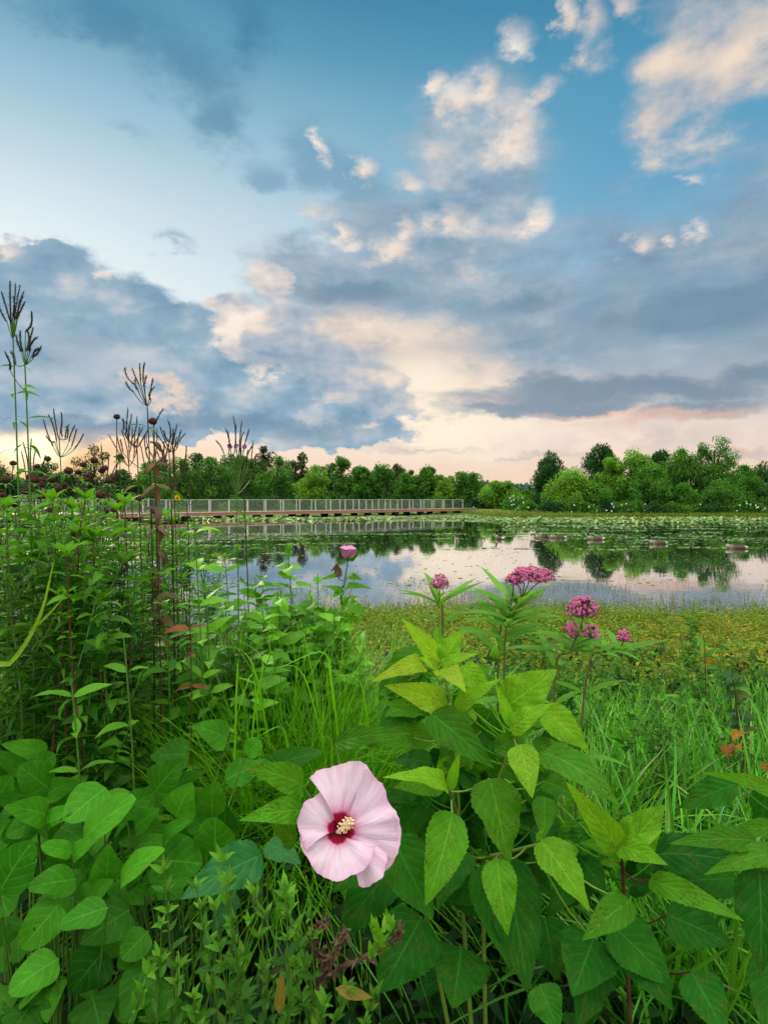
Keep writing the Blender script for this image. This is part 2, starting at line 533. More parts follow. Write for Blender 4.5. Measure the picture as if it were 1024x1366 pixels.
# ------------------------------------------------------------------ materials
def leaf_mat(name, ca, cb, cc=(0.22, 0.20, 0.03, 1), trans=0.3, rough=0.5, spec=0.25, veins=0, spots=0.0, back=1.0, bump=0.25, holes=False):
    """leaf surface: tint.r mixes ca-cb, tint.g brightness, tint.b ages towards cc"""
    m, t, out = new_mat(name)
    at = t.n('ShaderNodeAttribute', attribute_name='tint')
    sp = t.n('ShaderNodeSeparateColor'); t.link(at.outputs['Color'], sp.inputs[0])
    c = t.mix(sp.outputs[0], ca, cb)
    c = t.mix(t.smooth(sp.outputs[2], 0.68, 1.0), c, cc)
    k = t.math('MULTIPLY_ADD', sp.outputs[1], 1.1, 0.45)
    geo = t.n('ShaderNodeNewGeometry')
    height = None
    if veins:
        uv = t.n('ShaderNodeUVMap', uv_map='UVMap').outputs[0]
        su = t.n('ShaderNodeSeparateXYZ'); t.link(uv, su.inputs[0])
        au = t.math('ABSOLUTE', t.math('MULTIPLY_ADD', su.outputs[0], 2.0, -1.0))
        nz = t.noise(geo.outputs['Position'], 60, 3)
        nz2 = t.noise(geo.outputs['Position'], 240, 2)
        mid = t.smooth(au, 0.0, 0.06, 1, 0)
        ph = t.math('SUBTRACT', t.math('MULTIPLY', su.outputs[1], veins), t.math('MULTIPLY', au, veins * 0.34))
        lat = t.math('ABSOLUTE', t.math('SUBTRACT', t.math('FRACT', t.math('ADD', ph, t.math('MULTIPLY', nz, 0.25))), 0.5))
        lv = t.smooth(lat, 0.0, 0.10, 1, 0)
        vein = t.math('MAXIMUM', mid, t.math('MULTIPLY', lv, 0.55))
        c = t.mix(t.math('MULTIPLY', vein, 0.42), c, tuple(min(1, x * 1.7 + 0.03) for x in cb[:3]) + (1,))
        k = t.math('MULTIPLY', k, t.math('MULTIPLY_ADD', nz, 0.5, 0.75))
        k = t.math('MULTIPLY', k, t.math('MULTIPLY_ADD', nz2, 0.3, 0.85))
        height = t.math('ADD', t.math('MULTIPLY', vein, -0.6), t.math('MULTIPLY', t.smooth(lat, 0.0, 0.5), 0.8))
        height = t.math('ADD', height, t.math('MULTIPLY', nz2, 0.35))
        if spots:
            s1 = t.noise(geo.outputs['Position'], 300, 2)
            s2 = t.noise(geo.outputs['Position'], 26, 2)
            sm = t.math('MULTIPLY', t.smooth(s1, 0.585, 0.63), t.smooth(s2, 0.46, 0.58))
            c = t.mix(t.math('MULTIPLY', sm, spots), c, (0.025, 0.012, 0.008, 1))
            yl = t.math('MULTIPLY', t.smooth(s1, 0.52, 0.60), t.smooth(s2, 0.48, 0.62))
            c = t.mix(t.math('MULTIPLY', yl, 0.30), c, (0.22, 0.16, 0.03, 1))
    ck = t.mix(1.0, c, (1, 1, 1, 1), 'MULTIPLY')
    kk = t.n('ShaderNodeCombineXYZ')
    for i in range(3):
        t.link(k, kk.inputs[i])
    col = t.vmath('MULTIPLY', ck, kk.outputs[0])
    if back != 1.0:
        col = t.mix(geo.outputs['Backfacing'], col, t.vmath('SCALE', col, scale=back))
    pr = t.n('ShaderNodeBsdfPrincipled')
    t.link(col, pr.inputs['Base Color'])
    pr.inputs['Roughness'].default_value = rough
    pr.inputs['Specular IOR Level'].default_value = spec
    if height is not None and bump:
        b = t.n('ShaderNodeBump'); b.inputs['Strength'].default_value = bump; b.inputs['Distance'].default_value = 0.003
        t.link(height, b.inputs['Height']); t.link(b.outputs[0], pr.inputs['Normal'])
    if trans:
        tr = t.n('ShaderNodeBsdfTranslucent')
        t.link(t.vmath('MULTIPLY', col, (1.5, 1.35, 0.55)), tr.inputs[0])
        mx = t.n('ShaderNodeMixShader'); mx.inputs[0].default_value = trans
        t.link(pr.outputs[0], mx.inputs[1]); t.link(tr.outputs[0], mx.inputs[2])
        last = mx.outputs[0]
    else:
        last = pr.outputs[0]
    if holes:
        uvh = t.n('ShaderNodeUVMap', uv_map='UVMap').outputs[0]
        hv = t.n('ShaderNodeCombineXYZ')
        su2 = t.n('ShaderNodeSeparateXYZ'); t.link(uvh, su2.inputs[0])
        t.link(t.math('ADD', su2.outputs[0], t.math('MULTIPLY', sp.outputs[0], 37.0)), hv.inputs[0]); t.link(su2.outputs[1], hv.inputs[1]); t.link(t.math('MULTIPLY', sp.outputs[2], 23.0), hv.inputs[2])
        hn = t.noise(hv.outputs[0], 4.5, 2)
        tp_ = t.n('ShaderNodeBsdfTransparent'); mh = t.n('ShaderNodeMixShader')
        t.link(t.math('GREATER_THAN', hn, 0.70), mh.inputs[0]); t.link(last, mh.inputs[1]); t.link(tp_.outputs[0], mh.inputs[2])
        last = mh.outputs[0]
    t.link(last, out.inputs[0])
    return m


def flat_mat(name, ca, cb=None, rough=0.7, spec=0.3, scale=30.0, bump=0.0, tinted=False, metallic=0.0):
    m, t, out = new_mat(name)
    geo = t.n('ShaderNodeTexCoord')
    nz = t.noise(geo.outputs['Object'], scale, 5, 0.6)
    c = t.mix(t.smooth(nz, 0.3, 0.7), ca, cb or ca)
    if tinted:
        at = t.n('ShaderNodeAttribute', attribute_name='tint')
        c = t.vmath('MULTIPLY', at.outputs['Color'], c)
    pr = t.n('ShaderNodeBsdfPrincipled')
    t.link(c, pr.inputs['Base Color'])
    pr.inputs['Roughness'].default_value = rough
    pr.inputs['Specular IOR Level'].default_value = spec
    pr.inputs['Metallic'].default_value = metallic
    if bump:
        b = t.n('ShaderNodeBump'); b.inputs['Strength'].default_value = bump; b.inputs['Distance'].default_value = 0.01
        t.link(nz, b.inputs['Height']); t.link(b.outputs[0], pr.inputs['Normal'])
    t.link(pr.outputs[0], out.inputs[0])
    return m


M = {}
M['bark'] = flat_mat('bark', (0.06, 0.045, 0.03, 1), (0.11, 0.09, 0.06, 1), 0.9, 0.1, 14, 0.4)
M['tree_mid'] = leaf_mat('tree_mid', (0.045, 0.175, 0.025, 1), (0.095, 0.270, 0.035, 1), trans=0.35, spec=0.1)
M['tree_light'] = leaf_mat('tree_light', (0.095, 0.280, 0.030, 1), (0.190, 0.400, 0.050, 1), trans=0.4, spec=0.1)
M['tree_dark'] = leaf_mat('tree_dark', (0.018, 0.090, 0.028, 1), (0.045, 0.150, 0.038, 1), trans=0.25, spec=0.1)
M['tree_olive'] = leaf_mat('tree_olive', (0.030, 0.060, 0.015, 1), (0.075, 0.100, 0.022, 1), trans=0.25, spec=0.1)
M['far_wood'] = leaf_mat('far_wood', (0.03, 0.09, 0.075, 1), (0.045, 0.13, 0.085, 1), trans=0, spec=0.05)
M['white_petal'] = flat_mat('white_petal', (0.78, 0.74, 0.76, 1), (0.85, 0.82, 0.84, 1), 0.6)


def sstep(x, a, b):
    t = np.clip((np.asarray(x, float) - a) / (b - a), 0, 1)
    return t * t * (3 - 2 * t)


def wob(x, y, s=1.0, seed=0.0):
    x = np.asarray(x, float) / s; y = np.asarray(y, float) / s
    return (np.sin(1.7 * x + 0.9 * y + seed) + np.sin(-1.1 * x + 2.1 * y + 1.3 * seed + 1) + np.sin(2.9 * x + 0.4 * y + 2 * seed + 2) * 0.6 + np.sin(0.7 * x - 3.3 * y + 3 + seed) * 0.6) / 3.2


def shore_far(x):
    x = np.asarray(x, float)
    return 58 + 25 * sstep(x, 11.5, 7.5) + 0.9 * np.sin(x * 0.31) + 0.5 * np.sin(x * 0.83 + 1)


def shore_near(x):
    x = np.asarray(x, float)
    return 9.3 + 0.35 * np.sin(x * 0.9) + 0.2 * np.sin(x * 2.3 + 1)


def gz(x, y):
    x = np.asarray(x, float); y = np.asarray(y, float)
    n, f = shore_near(x), shore_far(x)
    near = 0.35 - 0.35 * sstep(y, 2.5, 9.6) + 0.03 * wob(x, y, 0.5)
    near = np.where(y > n - 1.5, near - 0.10 * sstep(y, n - 1.5, n) - 0.7 * sstep(y, n, n + 9), near)
    far = -0.6 + 0.62 * sstep(y, f - 8, f) + 0.38 * sstep(y, f, f + 9) + 0.7 * sstep(y, f + 10, f + 90)
    return np.where(y < 0.5 * (n + f), near, far)


def gz1(x, y):
    return float(gz(np.array([x]), np.array([y]))[0])


# ------------------------------------------------------------------ ground and water
xs = np.unique(np.concatenate([np.linspace(-700, -60, 30), np.linspace(-60, -12, 40), np.linspace(-12, 12, 120), np.linspace(12, 60, 40), np.linspace(60, 700, 30)]))
ys = np.unique(np.concatenate([np.linspace(-30, 0, 12), np.linspace(0, 14, 90), np.linspace(14, 50, 20), np.linspace(50, 110, 90), np.linspace(110, 1600, 40)]))
GX, GY = np.meshgrid(xs, ys)
mb = MB()
nx = len(xs)
i = np.arange(len(ys) - 1)[:, None] * nx; j = np.arange(nx - 1)[None]
mb.add(np.stack([GX, GY, gz(GX, GY)], -1).reshape(-1, 3), np.stack([i + j, i + j + 1, i + nx + j + 1, i + nx + j], -1).reshape(-1, 4))
m, t, out = new_mat('ground_soil')
g = t.n('ShaderNodeNewGeometry')
sx_ = t.n('ShaderNodeSeparateXYZ'); t.link(g.outputs['Position'], sx_.inputs[0])
n1 = t.noise(g.outputs['Position'], 3.0, 6); n2 = t.noise(g.outputs['Position'], 0.5, 4)
nearc = t.mix(t.smooth(n1, 0.35, 0.65), (0.012, 0.018, 0.007, 1), (0.03, 0.045, 0.012, 1))
farc = t.mix(t.smooth(n2, 0.35, 0.65), (0.07, 0.13, 0.02, 1), (0.17, 0.20, 0.04, 1))
c = t.mix(t.smooth(sx_.outputs[1], 20, 40), nearc, farc)
pr = t.n('ShaderNodeBsdfPrincipled'); t.link(c, pr.inputs['Base Color']); pr.inputs['Roughness'].default_value = 0.95
pr.inputs['Specular IOR Level'].default_value = 0.1
b = t.n('ShaderNodeBump'); b.inputs['Strength'].default_value = 0.5; b.inputs['Distance'].default_value = 0.05
t.link(n1, b.inputs['Height']); t.link(b.outputs[0], pr.inputs['Normal']); t.link(pr.outputs[0], out.inputs[0])
tag(mb.obj('ground', m), kind='structure')

m, t, out = new_mat('pond_water')
g = t.n('ShaderNodeNewGeometry')
p1 = t.vmath('MULTIPLY', g.outputs['Position'], (1.0, 1.6, 1.0))
r1 = t.noise(p1, 1.3, 3, 0.5); r2 = t.noise(p1, 9.0, 3, 0.5)
hgt = t.math('ADD', t.math('MULTIPLY', r1, 1.0), t.math('MULTIPLY', r2, 0.10))
b = t.n('ShaderNodeBump'); b.inputs['Strength'].default_value = 0.10; b.inputs['Distance'].default_value = 0.012
t.link(hgt, b.inputs['Height'])
pr = t.n('ShaderNodeBsdfPrincipled')
pr.inputs['Base Color'].default_value = (0.055, 0.062, 0.055, 1)
pr.inputs['Roughness'].default_value = 0.02
pr.inputs['IOR'].default_value = 1.5
t.link(b.outputs[0], pr.inputs['Normal'])
gls = t.n('ShaderNodeBsdfGlossy'); gls.inputs['Roughness'].default_value = 0.02; gls.inputs['Color'].default_value = (0.97, 0.97, 0.96, 1)
t.link(b.outputs[0], gls.inputs['Normal'])
fr = t.n('ShaderNodeFresnel'); fr.inputs['IOR'].default_value = 1.45
mxw = t.n('ShaderNodeMixShader')
t.link(t.math('MULTIPLY', fr.outputs[0], 1.25, clamp=True), mxw.inputs[0]); t.link(pr.outputs[0], mxw.inputs[1]); t.link(gls.outputs[0], mxw.inputs[2])
t.link(mxw.outputs[0], out.inputs[0])
mb = MB()
mb.add([[-300, 6, 0], [300, 6, 0], [300, 140, 0], [-300, 140, 0]], [[0, 1, 2, 3]])
tag(mb.obj('pond_water', m, smooth=False), kind='structure')

# ------------------------------------------------------------------ far wooded ridge
mb = MB()
n = 26000
px = RNG.uniform(-320, 420, n); rowy = RNG.uniform(300, 380, n)
top = 11 + 2.8 * wob(px, 0 * px, 30) + 2.0 * wob(px, rowy, 6, 3)
top = top * (1 - 0.25 * sstep(px, 60, 200)) * (rowy / 330)
zz = top * np.power(RNG.random(n), 0.5)
d = norm(RNG.normal(size=(n, 3))); nn = norm(RNG.normal(size=(n, 3)) + [0, -0.6, 1.0])
leaves(mb, np.stack([px, rowy, zz], -1), d, nn, RNG.uniform(1.5, 2.8, n), RNG.uniform(1.5, 2.6, n), 0.3, rtint(n, spread=0.4), 'round', 2, 2)
tag(mb.obj('far_wood', M['far_wood']), 'far bluish wood on the low ridge beyond the pond', 'wood', kind='stuff')


# ------------------------------------------------------------------ trees
def tree(name, label, px, top, wpx, d, mat, group, kind='bushy', base_py=None, n=7500, x_off=0.0, cat='tree'):
    x = (px - CX) / F * d
    z0 = gz1(x, d)
    h = H + (HY - top) / F * d - z0
    w = wpx / F * d
    root = empty(name, (x, d, z0), RNG.random() * 6.28)
    tag(root, label, cat, group)
    # trunk with a few limbs
    tk = MB()
    lean = RNG.normal(0, 0.02 * h, 2)
    tr = spline([(0, 0, -0.1), (lean[0] * 0.4, lean[1] * 0.4, h * 0.4), (lean[0], lean[1], h * 0.86)], 10)
    tube(tk, tr, np.linspace(0.022 * h + 0.02, 0.008 * h, 10), 7)
    # foliage clusters
    if kind == 'bushy':
        nc = 44; zl, zh = 0.06, 1.0; cr = 0.165
    elif kind == 'willow':
        nc = 46; zl, zh = 0.06, 1.02; cr = 0.15
    elif kind == 'spire':
        nc = 26; zl, zh = 0.08, 1.0; cr = 0.17
    elif kind == 'spiky':
        nc = 46; zl, zh = 0.04, 1.0; cr = 0.20
    else:                                  # lacy
        nc = 26; zl, zh = 0.32, 1.0; cr = 0.15
    cl = MB()
    k = 0; cs = []
    while k < nc:
        tz = RNG.uniform(0, 1) ** 1.15
        if kind == 'spire':
            env = (1 - tz) ** 0.75 * 0.95 + 0.10
        elif kind == 'lacy':
            env = math.sqrt(max(0.03, 1 - (2 * tz - 0.95) ** 2))
        else:
            env = math.sqrt(max(0.05, 1 - (1.55 * tz - 0.62) ** 2))
        ang = RNG.random() * 6.283; rr = math.sqrt(RNG.uniform(0.1, 1)) * env * RNG.uniform(.8, 1.12)
        if kind == 'spiky':
            env = math.sqrt(max(0.25, 1 - (1.5 * tz - 0.70) ** 2))
            rr = math.sqrt(RNG.uniform(0.1, 1)) * env
        R_ = cr * w * RNG.uniform(0.55, 1.45) * (0.7 + 0.5 * (1 - tz))
        rad = max(0.0, rr * w / 2 - R_ * 0.55)
        zc = (zl + (zh - zl) * tz) * h - R_ * 0.6 * (tz > 0.6)
        c = np.array([math.cos(ang) * rad + lean[0] * tz, math.sin(ang) * rad + lean[1] * tz, max(zc, R_ * 0.45)])
        cs.append((c, R_)); k += 1
    lf = n // nc
    for c, R_ in cs:
        q = lf
        v = norm(RNG.normal(size=(q, 3)))
        r = R_ * np.power(RNG.uniform(0.12, 1, q), 0.42)
        st = np.array([1.0, 1.0, 1.25 if kind in ('spire', 'spiky', 'willow') else 0.85])
        pos = c + v * r[:, None] * st
        pos[:, 2] = np.maximum(pos[:, 2], 0.05)
        sz = max(0.0022 * d, 0.10) * RNG.uniform(0.7, 1.35, q)
        if kind == 'spiky':
            dd = norm(v * 0.6 + np.array([0, 0, 0.9]) + RNG.normal(0, 0.3, (q, 3)))
            ln, wd = sz * 2.4, sz * 0.6
        elif kind == 'lacy':
            dd = norm(v + RNG.normal(0, 0.6, (q, 3))); ln, wd = sz * 1.3, sz * 0.9
        else:
            dd = norm(v * 0.5 + np.array([0, 0, -0.25 if kind == 'willow' else 0.0]) + RNG.normal(0, 0.5, (q, 3))); ln, wd = sz * 1.5, sz * 0.85
        nn = norm(v + np.array([0, 0, 0.8]) + RNG.normal(0, 0.3, (q, 3)))
        tb = rtint(q, (RNG.uniform(0.2, 0.8), RNG.uniform(0.35, 0.6), 0.4), 0.2)
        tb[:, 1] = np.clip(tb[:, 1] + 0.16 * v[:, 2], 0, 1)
        chips(cl, pos, dd, nn, ln, wd, tb)
        s = tr[min(9, int(9 * np.clip(c[2] / (h * 0.9), 0.1, 1) * 0.75))]
        tube(tk, curve(s, c, (0, 0, -0.03 * h), 5), np.linspace(0.009 * h, 0.003 * h, 5), 5)
    tk.obj('trunk', M['bark'], root)
    cl.obj('crown', mat, root)
    return root


ORD = ['first', 'second', 'third', 'fourth', 'fifth', 'sixth', 'seventh', 'eighth', 'ninth', 'tenth', 'eleventh', 'twelfth', 'thirteenth', 'fourteenth', 'fifteenth', 'sixteenth',
       'seventeenth', 'eighteenth', 'nineteenth', 'twentieth', 'twenty-first', 'twenty-second', 'twenty-third', 'twenty-fourth', 'twenty-fifth', 'twenty-sixth', 'twenty-seventh', 'twenty-eighth', 'twenty-ninth', 'thirtieth',
       'thirty-first', 'thirty-second', 'thirty-third', 'thirty-fourth', 'thirty-fifth', 'thirty-sixth', 'thirty-seventh', 'thirty-eighth', 'thirty-ninth', 'fortieth',
       'forty-first', 'forty-second', 'forty-third', 'forty-fourth', 'forty-fifth', 'forty-sixth', 'forty-seventh', 'forty-eighth', 'forty-ninth', 'fiftieth']
GL = 'trees on the far shore behind the boardwalk'
rowA = [  # px, top, width, dist, material, kind
    (-40, 606, 90, 92, 'tree_dark', 'bushy'), (12, 622, 70, 93, 'tree_dark', 'bushy'), (55, 622, 60, 92, 'tree_dark', 'bushy'), (88, 628, 50, 94, 'tree_dark', 'bushy'),
    (160, 628, 60, 93, 'tree_dark', 'bushy'), (200, 618, 62, 92, 'tree_mid', 'bushy'), (240, 611, 62, 91, 'tree_mid', 'bushy'), (282, 609, 66, 92, 'tree_mid', 'bushy'),
    (322, 608, 56, 91, 'tree_mid', 'bushy'), (368, 613, 62, 90, 'tree_mid', 'willow'), (417, 622, 56, 88, 'tree_light', 'bushy'), (455, 613, 40, 90, 'tree_mid', 'willow'),
    (482, 622, 46, 90, 'tree_mid', 'bushy'), (506, 619, 44, 91, 'tree_mid', 'willow'), (545, 628, 44, 92, 'tree_mid', 'bushy'), (569, 624, 40, 91, 'tree_mid', 'willow'),
    (594, 633, 44, 89, 'tree_light', 'bushy'), (624, 630, 58, 88, 'tree_mid', 'bushy')]
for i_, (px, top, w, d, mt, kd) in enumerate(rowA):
    word = {'tree_dark': 'dark green', 'tree_mid': 'mid green', 'tree_light': 'paler green'}[mt]
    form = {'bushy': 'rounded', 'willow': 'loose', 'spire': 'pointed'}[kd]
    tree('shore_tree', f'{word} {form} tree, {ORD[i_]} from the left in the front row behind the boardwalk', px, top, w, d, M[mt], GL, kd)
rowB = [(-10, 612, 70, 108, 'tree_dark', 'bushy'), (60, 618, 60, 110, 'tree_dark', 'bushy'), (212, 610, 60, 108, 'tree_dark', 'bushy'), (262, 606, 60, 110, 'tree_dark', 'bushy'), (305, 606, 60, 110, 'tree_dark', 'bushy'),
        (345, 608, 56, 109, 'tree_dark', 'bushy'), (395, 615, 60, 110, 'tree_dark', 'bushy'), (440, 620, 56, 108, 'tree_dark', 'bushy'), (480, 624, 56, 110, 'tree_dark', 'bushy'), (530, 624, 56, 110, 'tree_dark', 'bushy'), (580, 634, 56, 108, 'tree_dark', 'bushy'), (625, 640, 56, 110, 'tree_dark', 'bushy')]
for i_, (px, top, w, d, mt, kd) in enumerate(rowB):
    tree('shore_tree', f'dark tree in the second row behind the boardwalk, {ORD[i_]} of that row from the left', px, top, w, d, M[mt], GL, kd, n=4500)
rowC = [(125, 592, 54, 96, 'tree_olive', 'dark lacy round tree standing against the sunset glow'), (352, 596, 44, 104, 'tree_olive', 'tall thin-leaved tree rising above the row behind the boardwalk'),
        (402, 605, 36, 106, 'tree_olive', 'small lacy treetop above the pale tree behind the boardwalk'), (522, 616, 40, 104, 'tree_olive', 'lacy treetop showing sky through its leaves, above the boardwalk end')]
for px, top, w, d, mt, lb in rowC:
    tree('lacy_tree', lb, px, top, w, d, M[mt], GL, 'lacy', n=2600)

GR = 'trees on the right bank'
right = [
    (666, 641, 60, 80, 'tree_light', 'bushy', 'pale round bush-like tree at the landing of the boardwalk'),
    (733, 606, 46, 74, 'tree_dark', 'spiky', 'dark dense tree standing alone at the left of the right bank'),
    (762, 628, 78, 66, 'tree_light', 'willow', 'bright yellow-green low willow in front of the dark dense tree'),
    (800, 597, 52, 78, 'tree_dark', 'spiky', 'dark tall tree behind the willows, left of the right bank middle'),
    (815, 614, 50, 70, 'tree_light', 'willow', 'narrow bright willow just left of the big round willow'),
    (851, 603, 80, 69, 'tree_light', 'willow', 'big round bright green willow in the middle of right bank'),
    (882, 606, 50, 80, 'tree_dark', 'spiky', 'dark treetop showing between the two tall willows'),
    (912, 599, 66, 70, 'tree_mid', 'willow', 'mid green willow left of the tallest willow'),
    (953, 588, 80, 68, 'tree_mid', 'willow', 'tallest willow of the right bank with a notched top'),
    (990, 622, 66, 76, 'tree_mid', 'bushy', 'rounded tree right of the tallest willow'),
    (1014, 624, 60, 86, 'tree_dark', 'spiky', 'dark tree at the edge of the picture on the right bank'),
    (1060, 616, 90, 78, 'tree_dark', 'bushy', 'dark broad tree cut by the picture edge on the right bank'),
    (700, 655, 40, 84, 'tree_mid', 'bushy', 'low bushy tree left of the lone dark tree'),
    (868, 622, 66, 66, 'tree_mid', 'willow', 'low willow in front of the dark treetop gap'),
    (792, 645, 50, 65, 'tree_mid', 'bushy', 'low dark bush between the two left willows'),
    (905, 645, 60, 64, 'tree_mid', 'bushy', 'dense low bush below the mid green willow'),
    (965, 640, 70, 64, 'tree_mid', 'bushy', 'dense low bush at the foot of the tallest willow')]
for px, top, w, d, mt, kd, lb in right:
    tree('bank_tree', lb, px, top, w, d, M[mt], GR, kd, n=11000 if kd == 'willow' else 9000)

# shrubs along the foot of the trees, some with white flowers
GS = 'shrubs at the foot of the far trees'


fb = MB()
for a in range(5):
    th = a * 1.2566
    leaves(fb, [(0, 0, 0)], [(math.cos(th), -0.35, math.sin(th))], [[0, -1, 0.2]], 0.10, 0.11, 0.2, (1, 1, 1), 'round', 2, 2)
WHITE_FLOWER = fb.mesh('white_flower', M['white_petal'])


def shrub(px, top, wpx, d, mat, label, white=0):
    x = (px - CX) / F * d
    z0 = gz1(x, d)
    h = H + (HY - top) / F * d - z0; w = wpx / F * d
    root = tag(empty('bank_shrub', (x, d, z0), 0), label, 'shrub', GS)
    mb = MB(); q = 2200
    v = norm(RNG.normal(size=(q, 3))); v[:, 2] = np.abs(v[:, 2])
    r = np.power(RNG.uniform(0.1, 1, q), 0.4)
    lump = 1 + 0.25 * np.sin(5 * v[:, 0] + RNG.random() * 6) * np.sin(4 * v[:, 1] + 2)
    pos = v * r[:, None] * lump[:, None] * np.array([w / 2, w / 2.4, h])
    s = RNG.uniform(0.10, 0.22, q)
    chips(mb, pos, norm(v + RNG.normal(0, 0.6, (q, 3))), norm(v + [0, 0, 0.6]), s * 1.4, s * 0.8, rtint(q, (0.5, 0.5, 0.4), 0.3))
    mb.obj('foliage', mat, root)
    tk = MB()
    for a in np.linspace(0, 6.28, 5, endpoint=False):
        tube(tk, curve((0, 0, -0.1), (math.cos(a) * w * 0.3, math.sin(a) * w * 0.25, h * 0.8), (0, 0, 0.05), 5), np.linspace(0.03, 0.01, 5), 5)
    tk.obj('stem', M['bark'], root)
    if white:
        v = norm(RNG.normal(size=(white, 3)) + [0, -1.2, 0.3])
        pos = v * np.array([w / 2, w / 2.4, h]) * 1.02
        pos[:, 2] = np.abs(pos[:, 2]) + 0.1
        for p in pos:
            o = bpy.data.objects.new('white_flower', WHITE_FLOWER)
            COL.objects.link(o); o.parent = root; o.location = p
    return root


wset = [(640, 664, 26, 82, 3), (690, 662, 40, 72, 14), (705, 670, 30, 66, 5), (735, 668, 36, 64, 0), (768, 668, 40, 63, 4), (782, 672, 30, 62, 3), (806, 668, 36, 63, 7), (826, 670, 34, 63, 5), (846, 669, 36, 63, 5), (872, 672, 34, 62, 1),
        (902, 672, 40, 62, 0), (925, 670, 34, 63, 2), (950, 672, 34, 62, 0), (986, 668, 34, 62, 8), (1004, 669, 30, 62, 8), (1028, 668, 40, 63, 3)]
for i_, (px, top, w, d, wh) in enumerate(wset):
    shrub(px, top, w, d, M['tree_mid'] if i_ % 3 else M['tree_dark'], ('white-flowered' if wh else 'plain green') + f' low shrub on the right bank, {ORD[i_]} along the bank from boardwalk end', wh)
for i_, px in enumerate(range(-20, 640, 33)):
    shrub(px + RNG.uniform(-8, 8), 668 + RNG.uniform(-6, 3), 50, 86, M['tree_dark'] if i_ % 2 else M['tree_mid'], f'low dark shrub behind the boardwalk rail, {ORD[i_]} of these from the left')

# grass strip on the far bank
mb = MB(); n = 30000
x = RNG.uniform(7, 62, n); y = shore_far(x) + np.abs(RNG.normal(0, 3.0, n)) - 0.25
nl = 9000
x[:nl] = RNG.uniform(-60, 9, nl); y[:nl] = shore_far(x[:nl]) + np.abs(RNG.normal(0, 1.5, nl)) - 0.2
dd = norm(np.stack([RNG.normal(0, 0.35, n), RNG.normal(0, 0.35, n), np.ones(n)], -1))
leaves(mb, np.stack([x, y, gz(x, y)], -1), dd, RNG.normal(size=(n, 3)) + [0, -1, 0], RNG.uniform(0.15, 0.4, n), RNG.uniform(0.05, 0.12, n), 0.5, rtint(n, (0.5, 0.5, 0.55), 0.4), 'blade', 2, 2)
M['bank_grass'] = leaf_mat('bank_grass', (0.07, 0.16, 0.02, 1), (0.17, 0.24, 0.03, 1), (0.26, 0.18, 0.05, 1), trans=0.2, spec=0.1)
tag(mb.obj('bank_grass', M['bank_grass']), 'yellow-green grass strip along the far bank', 'grass', kind='stuff')

# ------------------------------------------------------------------ boardwalk
M['deck'] = flat_mat('deck_wood', (0.19, 0.085, 0.06, 1), (0.27, 0.13, 0.095, 1), 0.8, 0.2, 3.0)
M['deck_edge'] = flat_mat('deck_edge', (0.30, 0.15, 0.11, 1), (0.38, 0.20, 0.15, 1), 0.8, 0.2, 3.0)
M['rail_white'] = flat_mat('rail_white', (0.50, 0.51, 0.50, 1), (0.58, 0.59, 0.58, 1), 0.4, 0.4, 2.0)
M['rail_wire'] = flat_mat('rail_wire', (0.32, 0.34, 0.33, 1), (0.38, 0.40, 0.39, 1), 0.5, 0.4, 2.0)
M['pier'] = flat_mat('pier_dark', (0.015, 0.013, 0.012, 1), (0.03, 0.027, 0.024, 1), 0.9, 0.1, 3.0)
A0 = np.array([-52.0, 17.6, 0]); E0 = np.array([8.6, 75.0, 0])
ux = norm(E0 - A0); A0 = E0 - ux * 84
uy = np.array([-ux[1], ux[0], 0]); uz = np.array([0, 0, 1.0])
AX = np.array([ux, uy, uz])
LEN = 84.0; DT = 0.60
bw = tag(empty('boardwalk', A0), 'long low boardwalk with white post railing crossing the pond', 'boardwalk')


def bp(s, o, z):
    return ux * s + uy * o + uz * z


mb = MB(); s = 0.0
while s < LEN + 2.6:                     # planks laid across
    box(mb, bp(s + 0.07, 0, DT - 0.02), (0.132, 2.9, 0.04), AX, (0.5, 0.5, 0.5)); s += 0.145
mb.obj('deck', M['deck'], bw)
for o in (-1.48, 1.48):
    mb = MB(); box(mb, bp(LEN / 2 + 1.3, o, DT - 0.14), (LEN + 2.7, 0.06, 0.30), AX); mb.obj('edge_beam', M['deck_edge'], bw)
mb = MB(); box(mb, bp(LEN / 2 + 1.3, 0, DT - 0.16), (LEN + 2.6, 2.86, 0.20), AX); mb.obj('deck_frame', M['pier'], bw)
mb = MB(); box(mb, bp(LEN / 2 + 1.3, -1.53, DT + 0.012), (LEN + 2.6, 0.05, 0.05), AX); mb.obj('kerb_rail', M['rail_white'], bw)
PS = 1.85
for o in (-1.36, 1.36):
    mb = MB(); box(mb, bp(LEN / 2 + 0.02, o, DT + 1.06), (LEN, 0.06, 0.04), AX); mb.obj('top_rail', M['rail_white'], bw)
    mb = MB()
    for k in range(9):
        box(mb, bp(LEN / 2, o, DT + 0.12 + 0.105 * k), (LEN, 0.010, 0.010), AX)
    mb.obj('wire_infill', M['rail_wire'], bw)
    for k in range(int(LEN / PS) + 1):
        mb = MB(); box(mb, bp(LEN - k * PS - (0.0 if o < 0 else 0.3), o, DT + 0.52), (0.07, 0.07, 1.03), AX); mb.obj('post', M['rail_white'], bw)
for k in range(21):
    for o in (-1.1, 1.1):
        mb = MB(); box(mb, bp(LEN - 3.2 - k * 4.0, o, -0.12), (0.55, 0.55, 0.92), AX); mb.obj('pier', M['pier'], bw)

# ------------------------------------------------------------------ floating leaves on the pond
M['pad'] = leaf_mat('pad', (0.09, 0.24, 0.04, 1), (0.25, 0.38, 0.10, 1), (0.40, 0.40, 0.08, 1), trans=0.0, rough=0.4, spec=0.5)
mb = MB()


